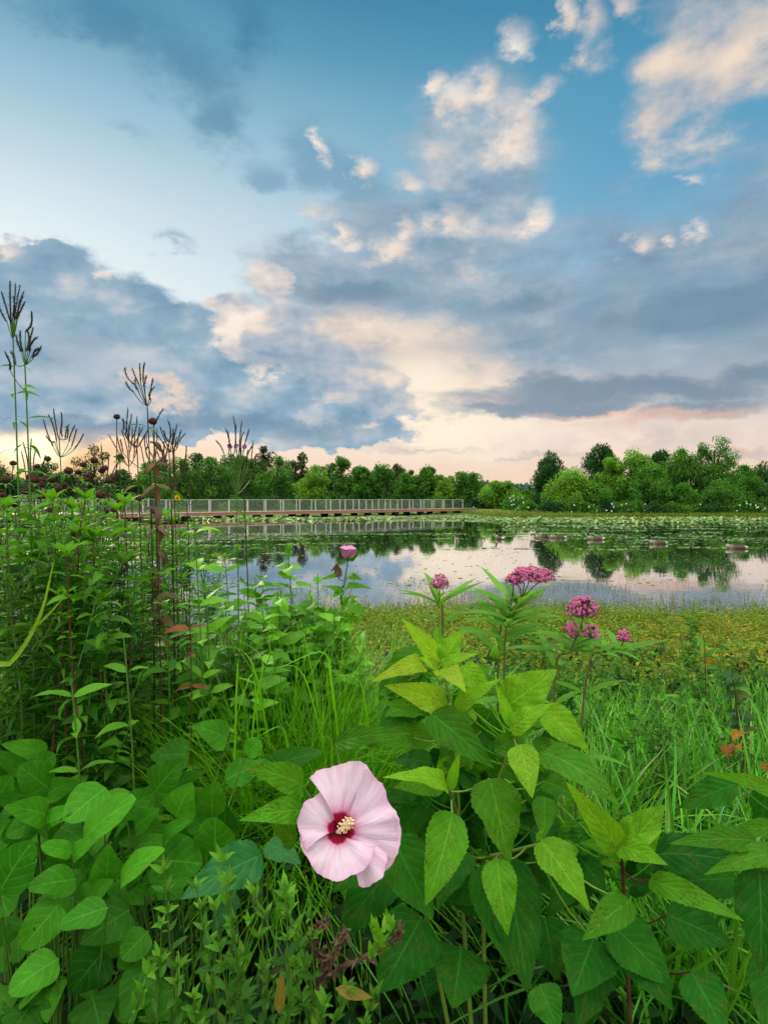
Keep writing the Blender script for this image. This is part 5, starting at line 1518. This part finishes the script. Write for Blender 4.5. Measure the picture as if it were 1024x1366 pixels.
# yellow coneflower
for px, py, d, lb in ((237, 664, 2.2, 'stem with one small yellow flower in front of the boardwalk rail'), (106, 700, 2.2, 'low stem with a small yellow flower deep inside the stand')):
    tp = W(px, py, d); bx = tp[0]
    r_, s = stem_plant('yellow_flower', (bx, d, gz1(bx, d)), tp, 12, .075, .3, M['stand_leaf'], M['stem_green'], (.02, 0, 0), .15)
    tag(r_, lb, 'yellow flower'); mb = MB()
    for k in range(12):
        a = k * .5236; leaves(mb, [tp], [(math.cos(a), -.3, math.sin(a))], [(0, -1, .3)], .012, .008, .5, (1, 1, 1), 'lance', 4, 2)
    part(mb, 'petals', M['yellow_petal'], r_); head(r_, tp + [0, -.004, 0], .0035, 'flower_centre')

# leafy stems filling the stand: a few kinds, copied
protos = []
for k in range(6):
    h = 1.0
    narrow = k % 2
    r_, s = stem_plant('leafy_plant', (0, 0, 0), (RNG.normal(0, .05), RNG.normal(0, .05), h), 34 if narrow else 26, .095 if narrow else .08, .17 if narrow else .42, M['stand_leaf'], [M['stem_red'], M['stem_green'], M['stem_red']][k % 3],
                       RNG.normal(0, .04, 3) * [1, 1, 0], .12, 3 if narrow else 2, .004, .45, 1.0, .5, 'lance' if narrow else 'ovate', (RNG.uniform(.3, .8), .5, .42), .3)
    for a in range(6):
        q = s[int(RNG.uniform(6, 20))]; th = RNG.random() * 6.28
        e = q + np.array([math.cos(th) * .10, math.sin(th) * .10, RNG.uniform(.12, .26)])
        stem_plant('x', q, e, 9, .075, .17 if narrow else .42, M['stand_leaf'], M['stem_green'], (0, 0, -.02), .1, 2, .0022, .4, 1.0, .4, 'lance' if narrow else 'ovate', (RNG.uniform(.3, .8), .5, .42), .3, 4, root=r_)
    for a in range(0, 7):
        mb = MB() if a == 0 else mb
        leaves(mb, [s[-1]], [(math.cos(a * 1.1), math.sin(a * 1.1), 1.1)], [(0, 0, 1)], .055, .016, .6, rtint(1, (.85, .62, .4), .12)[0], 'lance', 5, 2)
    part(mb, 'young_leaves', M['stand_leaf'], r_)
    protos.append(r_)
fill = []
for k in range(140):
    d = RNG.uniform(1.65, 4.4)
    u = RNG.uniform(-0.66, -0.28 if d > 1.8 else -0.36)
    if u > -0.40 and d < 2.3:
        continue
    px = CX + u * F
    top = 662 + RNG.uniform(0, 140) + max(0, (px - 150)) * .35
    if px > 230:
        top = max(top, 700 + RNG.uniform(0, 60))
    fill.append((px, top, d))
fill.sort()
GF = 'green leafy stems crowding the tall stand'
first = [True] * 6
for k, (px, top, d) in enumerate(fill):
    p = k % 6
    o = protos[p] if first[p] else copy_tree(protos[p]); first[p] = False
    tp = W(px, top, d)
    z0 = gz1(tp[0], d)
    sc = max(.3, (tp[2] - z0))
    o.location = (tp[0], d, z0); o.scale = (min(sc, 1.15), min(sc, 1.15), sc); o.rotation_euler = (RNG.normal(0, .06), RNG.normal(0, .06), RNG.random() * 6.28)
    tag(o, 'upright green leafy stem without flowers among the brown seed-head stems', 'leafy stem', GF)
# hand-placed sprigs seen against the dark gap
for k, (px, py, d, lb) in enumerate([(258, 688, 1.9, 'bright green leafy shoot tip in front of the boardwalk deck'), (165, 850, 1.5, 'single green stem with drooping leaves before the dark gap of the stand'), (270, 740, 2.0, 'leafy shoot right of the bright shoot tip'), (95, 905, 1.35, 'low shoot with three-part leaves in front of the dark gap'), (300, 745, 2.3, 'broad-leaved shoot at the right end of the stand'), (215, 745, 1.9, 'bushy shoot in the middle of the stand'), (325, 790, 2.3, 'leafy shoot by the water at the right end of the stand')]):
    tp = W(px, py, d); bx = tp[0] + .02
    r_, s = stem_plant('leafy_shoot', (bx, d, gz1(bx, d)), tp, 9 if k != 1 else 5, .11, .33, M['herb'] if k in (0, 2) else M['stand_leaf'], M['stem_green'], (.02, 0, 0), .3, 2, .0038, .6, .9, .3, 'lance', (.75, .6, .4), .15, 7)
    tag(r_, lb, 'leafy shoot')
# reddened leaves low in the stand
d = 1.9; bx = W(240, 900, d)[0]
r_, s = stem_plant('red_leaved_plant', (bx, d, gz1(bx, d)), W(252, 800, d), 3, .085, .30, M['rust_leaf'], M['stem_red'], (.02, 0, 0), .72, 2, .0034, .1, .9, .1, tint=(.5, .5, .4), nseg=7)
tag(r_, 'stem with a few reddened leaves low at the right of the stand', 'leafy stem')

# ------------------------------------------------------------------ middle mallow with the pink bud, and the leafy plants next to it
zm = Z(320, 700, 5.12); zm.k = 5.12
d = 2.7; bx = W(455, 860, d)[0]; bb = np.array([bx, d, gz1(bx, d)])
mm = tag(empty('rose_mallow', bb), 'smaller mallow by the water with a half-closed bright pink flower', 'flowering plant')
st = [spline([bb, zm(690, 560, d), zm(710, 420, d), zm(735, 260, d)], 20)]
mb = MB()
bs = place_leaves(mb, zm, [(720, 430, 2.7, 905, 440, 2.6, 60, .9), (715, 545, 2.68, 870, 620, 2.55, 110, .4), (705, 465, 2.7, 560, 420, 2.6, 60, .8), (700, 450, 2.7, 630, 500, 2.6, 60, .4), (735, 350, 2.7, 840, 380, 2.62, 50, .6), (660, 350, 2.7, 550, 380, 2.6, 44, .7), (750, 240, 2.7, 825, 185, 2.66, 60, .3), (690, 560, 2.7, 760, 480, 2.7, 40, .4), (660, 560, 2.7, 700, 630, 2.6, 70, .5),
                          (560, 590, 2.7, 690, 680, 2.6, 110, .5), (490, 660, 2.7, 370, 740, 2.6, 110, .5), (640, 700, 2.7, 760, 790, 2.6, 120, .4), (520, 700, 2.7, 640, 810, 2.6, 120, .5), (390, 690, 2.7, 280, 760, 2.6, 90, .5), (600, 640, 2.75, 520, 560, 2.7, 80, .4), (690, 640, 2.75, 850, 660, 2.7, 70, .6)])
part(mb, 'foliage', M['mallow_leaf'], mm)
mb = MB(); tube(mb, st[0], np.linspace(.006, .003, 20), 6); petioles(mb, bs, st); part(mb, 'stem', M['stem_green'], mm)
fc2 = zm(735, 232, d - .02); f2 = empty('flower', fc2 - bb); f2.parent = mm
for k in range(5):
    a = k * 1.2566; mb = MB()
    o = np.array([math.cos(a), math.sin(a) * .9, 0])
    leaves(mb, [(0, 0, 0)], [o * .75 + [.1, -.25, 1.0]], [np.array([0, 0, .6]) - o], .062, .064, -.05, (1, 1, 1), 'round', 10, 6, .2, .12)
    mb.obj('petal', M['bright_pink'], f2)
mb = MB(); tube(mb, [(0, 0, -.012), (0, 0, -.004), (0.004, 0, .012), (.008, 0, .02)], [.004, .009, .010, .006], 8); mb.obj('calyx', M['mallow_leaf'], f2)
mb = MB(); q = 14
leaves(mb, zm(670, 280, d) + RNG.normal(0, .006, (q, 3)), RNG.normal(0, .25, (q, 3)) + [0, 0, -1], RNG.normal(size=(q, 3)), .05, .016, RNG.uniform(-.5, .8, q), (.3, .5, .5), 'lance', 6, 2); part(mb, 'withered_flower', M['dry_leaf'], mm)
side = [(385, 745, 2.8, 'leafy plant with a pale flower spike left of the pink bud', 1), (340, 770, 2.7, 'bushy green plant at the water edge right of the stand', 0), (370, 790, 2.5, 'broad-leaved bush in front of the pale flower spike', 0), (415, 795, 2.6, 'broad-leaved bush below the pink bud', 0), (350, 815, 2.4, 'low leafy bush above the grass clump', 0), (300, 800, 2.2, 'leafy bush at the foot of the stand beside the grass clump', 0), (445, 815, 2.55, 'leafy bush right under the pink bud', 0), (330, 840, 2.2, 'leafy bush just behind the grass clump', 0)]
BUSHM = [M['herb'], M['stand_leaf']]
for k_, (px, py, d, lb, spk) in enumerate(side):
    tp = W(px, py, d); bx = tp[0]
    base = np.array([bx, d, gz1(bx, d)])
    r_, s = stem_plant('leafy_bush', base, tp, 16, .15, .52, BUSHM[k_ % 2], M['stem_green'], (.02, 0, 0), .2, 3, .0045, .45, .9, .35, 'ovate', (.6, .5, .4), .3, 7)
    for a in range(10):
        e = tp + np.array([RNG.normal(0, .13), RNG.normal(0, .09), RNG.uniform(-.24, -.02)])
        stem_plant('x', base, e, 12, .13, .50, BUSHM[(k_ + a) % 2], M['stem_green'], RNG.normal(0, .03, 3) * [1, 1, 0], .3, 2, .0035, .45, .9, .4, 'ovate', (.6, .55, .4), .25, 6, root=r_)
    tag(r_, lb, 'leafy plant')
    if spk:
        mb = MB(); e = W(386, 728, d)
        s2 = curve(tp, e, n=10); tube(mb, s2, .002, 5)
        for q in range(10):
            for a in range(5):
                v = np.array([math.cos(a * 1.3 + q), math.sin(a * 1.3 + q), .8])
                leaves(mb, [s2[q]], [v], [(0, 0, 1)], .024, .008, .2, (.8, .7, .6), 'lance', 4, 2)
        part(mb, 'flower_spike', M['herb'], r_)


# ------------------------------------------------------------------ swamp milkweeds
def umbel(root, p, rx, rz, n, light=.5):
    mb = MB()
    v = norm(RNG.normal(size=(n, 3)) + [0, -.15, .55]); v[:, 2] = np.abs(v[:, 2]) * 1.0 - .12
    pos = p + v * np.array([rx, rx * .85, rz])
    for k in range(n):
        c = pos[k]; tn = np.array([RNG.uniform(.75, 1.2)] * 3) * [1, RNG.uniform(.7, 1.5), RNG.uniform(.8, 1.2)]
        tube(mb, [p + (c - p) * .25 + [0, 0, -rz * .3], c], [.0004, .0005], 4, (.5, .4, .5))
        for a in range(5):
            th = a * 1.2566 + k
            o = norm(np.cross(v[k], [math.cos(th), math.sin(th), .3]))
            leaves(mb, [c], [o * 1.0 + v[k] * .35], [v[k]], .0066, .0044, .9, np.clip(tn, 0, 1.6), 'lance', 2, 2)
        tube(mb, [c, c + v[k] * .0022, c + v[k] * .0042], [.0012, .0019, .0012], 5, np.clip(tn * [1.25, 2.0, 1.4], 0, 2))
    return part(mb, 'flower_head', M['milk_pink'], root)


def milkweed(label, base_px, d, stalks, nl=7, L=.11):
    bx = W(base_px, 900, d)[0]; base = np.array([bx, d, gz1(bx, d)])
    r_ = None
    for (path, heads_) in stalks:
        pts = [base] + [W(x, y, d + dz) for x, y, dz in path]
        s = spline(pts, 26)
        if r_ is None:
            r_ = tag(empty('swamp_milkweed', base), label, 'milkweed', 'pink-headed milkweeds by the water')
        mb = MB(); tube(mb, s, np.linspace(.0036, .0020, 26), 6); part(mb, 'stem', M['stem_milk'], r_)
        mb = MB()
        for q in range(nl + 3):
            k = int(25 * (.18 + .76 * q / (nl + 3))); a = q * 1.57 + RNG.normal(0, .3) + .3
            for sg in (0, math.pi):
                leaves(mb, [s[k]], [(math.cos(a + sg), math.sin(a + sg) * .7 - .15, .62)], [(0, -.5, 1)], 1.3 * L * RNG.uniform(.75, 1.2), L * .17, RNG.uniform(.3, 1.1), rtint(1, (.5, .5, .4), .25)[0], 'lance', 7, 4, .22)
        part(mb, 'foliage', M['milk_leaf'], r_)
        for (hx, hy, w_, h_, n) in heads_:
            p = W(hx, hy, d - .01)
            mb = MB(); tube(mb, spline([s[-3], (s[-1] + p) / 2 + [0, 0, -.004], p + [0, 0, -.004]], 7), .0016, 5); part(mb, 'flower_stalk', M['stem_red'], r_)
            umbel(r_, p, w_ / 2 / F * d, h_ / F * d, n)
    return r_


milkweed('milkweed with one small round pink head, left of the tall milkweed', 583, 1.75, [([(590, 850, 0), (585, 810, 0), (586, 792, 0)], [(586, 781, 24, 17, 70)])], 5, .10)
milkweed('tallest milkweed with a broad flat pink head against the water', 668, 1.70, [([(672, 890, 0), (680, 832, 0), (700, 790, 0)], [(722, 772, 36, 15, 90), (706, 770, 42, 16, 110), (686, 775, 24, 12, 50), (697, 768, 30, 14, 60)]), ([(664, 890, .05), (676, 820, .04), (684, 792, .03)], [(684, 778, 18, 8, 24)])], 9, .12)
milkweed('milkweed with four clustered pink heads, right of the tall milkweed', 752, 1.55, [([(738, 930, 0), (760, 868, 0), (776, 835, 0)], [(777, 817, 42, 24, 120), (762, 846, 22, 18, 52), (789, 848, 24, 16, 46)]), ([(780, 915, .03), (815, 880, .05), (829, 860, .05)], [(831, 852, 16, 14, 36)])], 7, .10)

# ------------------------------------------------------------------ right side: orange-leaved shrub, grass, ground cover, undergrowth
d = 2.2; bx = W(985, 1060, d)[0]; base = np.array([bx, d, gz1(bx, d)])
r_, s = stem_plant('orange_leaved_shrub', base, W(975, 890, d), 14, .085, .5, M['undergrowth'], M['stem_red'], (.02, 0, 0), .3, 3, .005, .3, .8, .3, 'ovate', (.6, .6, .6), .3, 6)
tag(r_, 'small shrub with a few orange leaves at the right picture edge', 'shrub')
zo = Z(700, 840, 2.597); zo.k = 2.597
mb = MB()
place_leaves(mb, zo, [(715, 372, 1.95, 768, 356, 1.9, 40, .9, {'g': .5, 'r': .7}), (738, 398, 1.95, 750, 420, 1.9, 34, .8, {'g': .4, 'r': .6}), (690, 400, 1.97, 700, 446, 1.93, 44, .9, {'g': .25, 'r': .1}), (822, 462, 1.95, 842, 492, 1.93, 34, .6, {'g': .45}), (715, 540, 1.97, 742, 556, 1.95, 26, .6, {'g': .2}), (706, 396, 1.97, 728, 438, 1.93, 36, .8, {'g': .2, 'r': .1})])
part(mb, 'orange_leaves', M['orange_leaf'], r_)
for (px, py, d, lb) in ((905, 860, 3.0, 'tall grass stalk rising above the ground cover at the right'), (938, 848, 3.2, 'dark leafy stalk above the ground cover at the right edge')):
    tp = W(px, py, d); bx = tp[0]
    r_, s = stem_plant('leafy_stalk', (bx, d, gz1(bx, d)), tp, 8, .12, .12 if px < 920 else .3, M['grass_blue'] if px < 920 else M['stand_leaf'], M['stem_green'] if px < 920 else M['stem_red'], (.01, 0, 0), .2, 2, .0035, .9, .9, .3, nseg=6)
    tag(r_, lb, 'stalk')

wsp = sorted([(RNG.uniform(.20, .70), RNG.uniform(1.9, 4.2)) for _ in range(50)])
for k, (u, d) in enumerate(wsp):
    o = copy_tree(protos[k % 6]); x_ = u * d; hz = RNG.uniform(.42, .70)
    o.location = (x_, d, gz1(x_, d)); o.scale = (hz * 1.1, hz * 1.1, hz); o.rotation_euler = (RNG.normal(0, .1), RNG.normal(0, .1), RNG.random() * 6.28)
    tag(o, f'green leafy weed standing in the grass on the right, {ORD[k]} such weed from the left', 'weed', 'leafy weeds among the grass on the right')
mb = MB(); n = 15000                                 # blue-green grass on the right
d = RNG.uniform(1.35, 4.6, n) ; u = RNG.uniform(.16, .72, n)
keep = (u > .24 + .10 * wob(d * 2, u * 9) - .03 * d) & (wob(u * d, d, .22, 3) > -.05 + .25 * (RNG.random(n) - .5) - .25 * (d > 3)); d, u = d[keep], u[keep]; n = len(d)
base = np.stack([u * d, d, gz(u * d, d) - .01], -1)
dd = norm(RNG.normal(0, .30, (n, 3)) * [1, 1, 0] + [0, 0, 1]); a = RNG.random(n) * 6.28
nn = np.stack([np.cos(a), np.sin(a), np.full(n, .2)], -1)
leaves(mb, base, dd, nn, RNG.uniform(.34, .76, n) * np.clip(1.50 - .27 * d, .30, 1.0), RNG.uniform(.007, .020, n), RNG.uniform(.1, 2.1, n), rtint(n, (.55, .55, .40), .44), 'blade', 7, 2, .25)
tag(mb.obj('meadow_grass', M['grass_blue']), 'blue-green grass blades filling the right side behind the mallows', 'grass', kind='stuff')
mb = MB(); n = 3000                                 # finer grass between and behind
d = RNG.uniform(2.2, 4.6, n); u = RNG.uniform(-.34, .30, n)
base = np.stack([u * d, d, gz(u * d, d) - .01], -1); a = RNG.random(n) * 6.28
leaves(mb, base, norm(RNG.normal(0, .25, (n, 3)) * [1, 1, 0] + [0, 0, 1]), np.stack([np.cos(a), np.sin(a), np.full(n, .2)], -1), RNG.uniform(.2, .45, n) * np.clip(1.4 - .2 * d, .4, 1), RNG.uniform(.003, .007, n), RNG.uniform(.2, 1.7, n), rtint(n, (.5, .45, .45), .35), 'blade', 6, 2, .25)
tag(mb.obj('fine_grass', M['grass_fine']), 'fine green grass between the tall stand and the ground cover', 'grass', kind='stuff')


def cover(name, mat, x, y, hmax, L, label, cat, dens=7):
    n = len(x); q = dens
    z0 = gz(x, y)
    hh = hmax * RNG.uniform(.3, 1, n) * (1 + .55 * wob(x, y, .28, 2))
    base = np.stack([x, y, np.maximum(z0, -.12)], -1)
    lean = RNG.normal(0, .3, (n, 2)) * hh[:, None]
    mb = MB()
    for k in range(q):
        t_ = (k + 1) / q
        p = base + np.stack([lean[:, 0] * t_, lean[:, 1] * t_, hh * t_], -1)
        a = RNG.random(n) * 6.28
        dd = np.stack([np.cos(a), np.sin(a), RNG.uniform(.1, .9, n)], -1)
        ll = L * RNG.uniform(.7, 1.3, n)
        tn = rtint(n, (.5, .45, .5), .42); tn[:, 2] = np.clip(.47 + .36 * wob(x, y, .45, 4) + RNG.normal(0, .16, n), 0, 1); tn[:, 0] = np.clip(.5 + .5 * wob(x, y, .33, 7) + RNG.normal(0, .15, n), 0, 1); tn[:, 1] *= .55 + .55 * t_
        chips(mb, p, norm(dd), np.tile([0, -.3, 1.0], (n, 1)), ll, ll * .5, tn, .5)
    dd = norm(np.stack([lean[:, 0], lean[:, 1], hh], -1))
    ln = np.linalg.norm(np.stack([lean[:, 0], lean[:, 1], hh], -1), axis=1)
    chips(mb, base, dd, np.tile([0, -1.0, .1], (n, 1)), ln, np.full(n, .006), rtint(n, (.4, .3, .7), .2), 0)
    return tag(mb.obj(name, M[mat]), label, cat, kind='stuff')


n = 15000
y = RNG.uniform(3.6, 9.6, n); u = RNG.uniform(-.16, .72, n); x = u * y
keep = (y < shore_near(x) + .15 + .3 * wob(x, y, .4)); x, y = x[keep], y[keep]
cover('ground_cover', 'cover', x, y, .22, .040, 'yellow-green low ground cover along the water edge', 'ground cover')
n = 1900
y = RNG.uniform(3.4, 7.0, n); x = RNG.uniform(.40, .75, n) * y
keep = wob(x, y, .5, 9) > -.1; x, y = x[keep], y[keep]
cover('rusty_ground_cover', 'cover_rust', x, y, .26, .034, 'rust and yellow tinged low plants at the right of ground cover', 'ground cover')
n = 5200
y = 8.6 + 4.2 * RNG.random(n) ** 1.7; x = RNG.uniform(-.22, .72, n) * y
keep = wob(x, y, .8, 5) > -.45 + .22 * (y - 9.2); x, y = x[keep], y[keep]
cover('emergent_plants', 'wet_stem', x, y, .26, .036, 'thin scattered water plants standing in the shallows', 'water plants', 4)

n = 17000                                           # dark undergrowth that hides the soil
d = RNG.uniform(.75, 4.6, n); u = RNG.uniform(-.78, .76, n); x = u * d
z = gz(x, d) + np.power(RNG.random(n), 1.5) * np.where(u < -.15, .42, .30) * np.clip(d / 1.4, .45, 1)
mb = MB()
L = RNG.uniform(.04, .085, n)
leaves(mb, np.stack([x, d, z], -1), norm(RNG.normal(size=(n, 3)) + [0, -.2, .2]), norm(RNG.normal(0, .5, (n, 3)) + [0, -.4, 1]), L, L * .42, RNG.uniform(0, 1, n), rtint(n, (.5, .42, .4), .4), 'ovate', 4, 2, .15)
n = 500; d = RNG.uniform(1.3, 4.0, n); u = RNG.uniform(-.76, .74, n); x = u * d
g0 = np.stack([x, d, gz(x, d)], -1)
leaves(mb, g0, norm(RNG.normal(0, .3, (n, 3)) * [1, 1, 0] + [0, 0, 1]), RNG.normal(size=(n, 3)), RNG.uniform(.3, .6, n), .004, .3, rtint(n, (.3, .3, .9), .3), 'blade', 4, 2)
tag(mb.obj('undergrowth', M['undergrowth']), 'dark tangled undergrowth beneath the tall plants', 'undergrowth', kind='stuff')
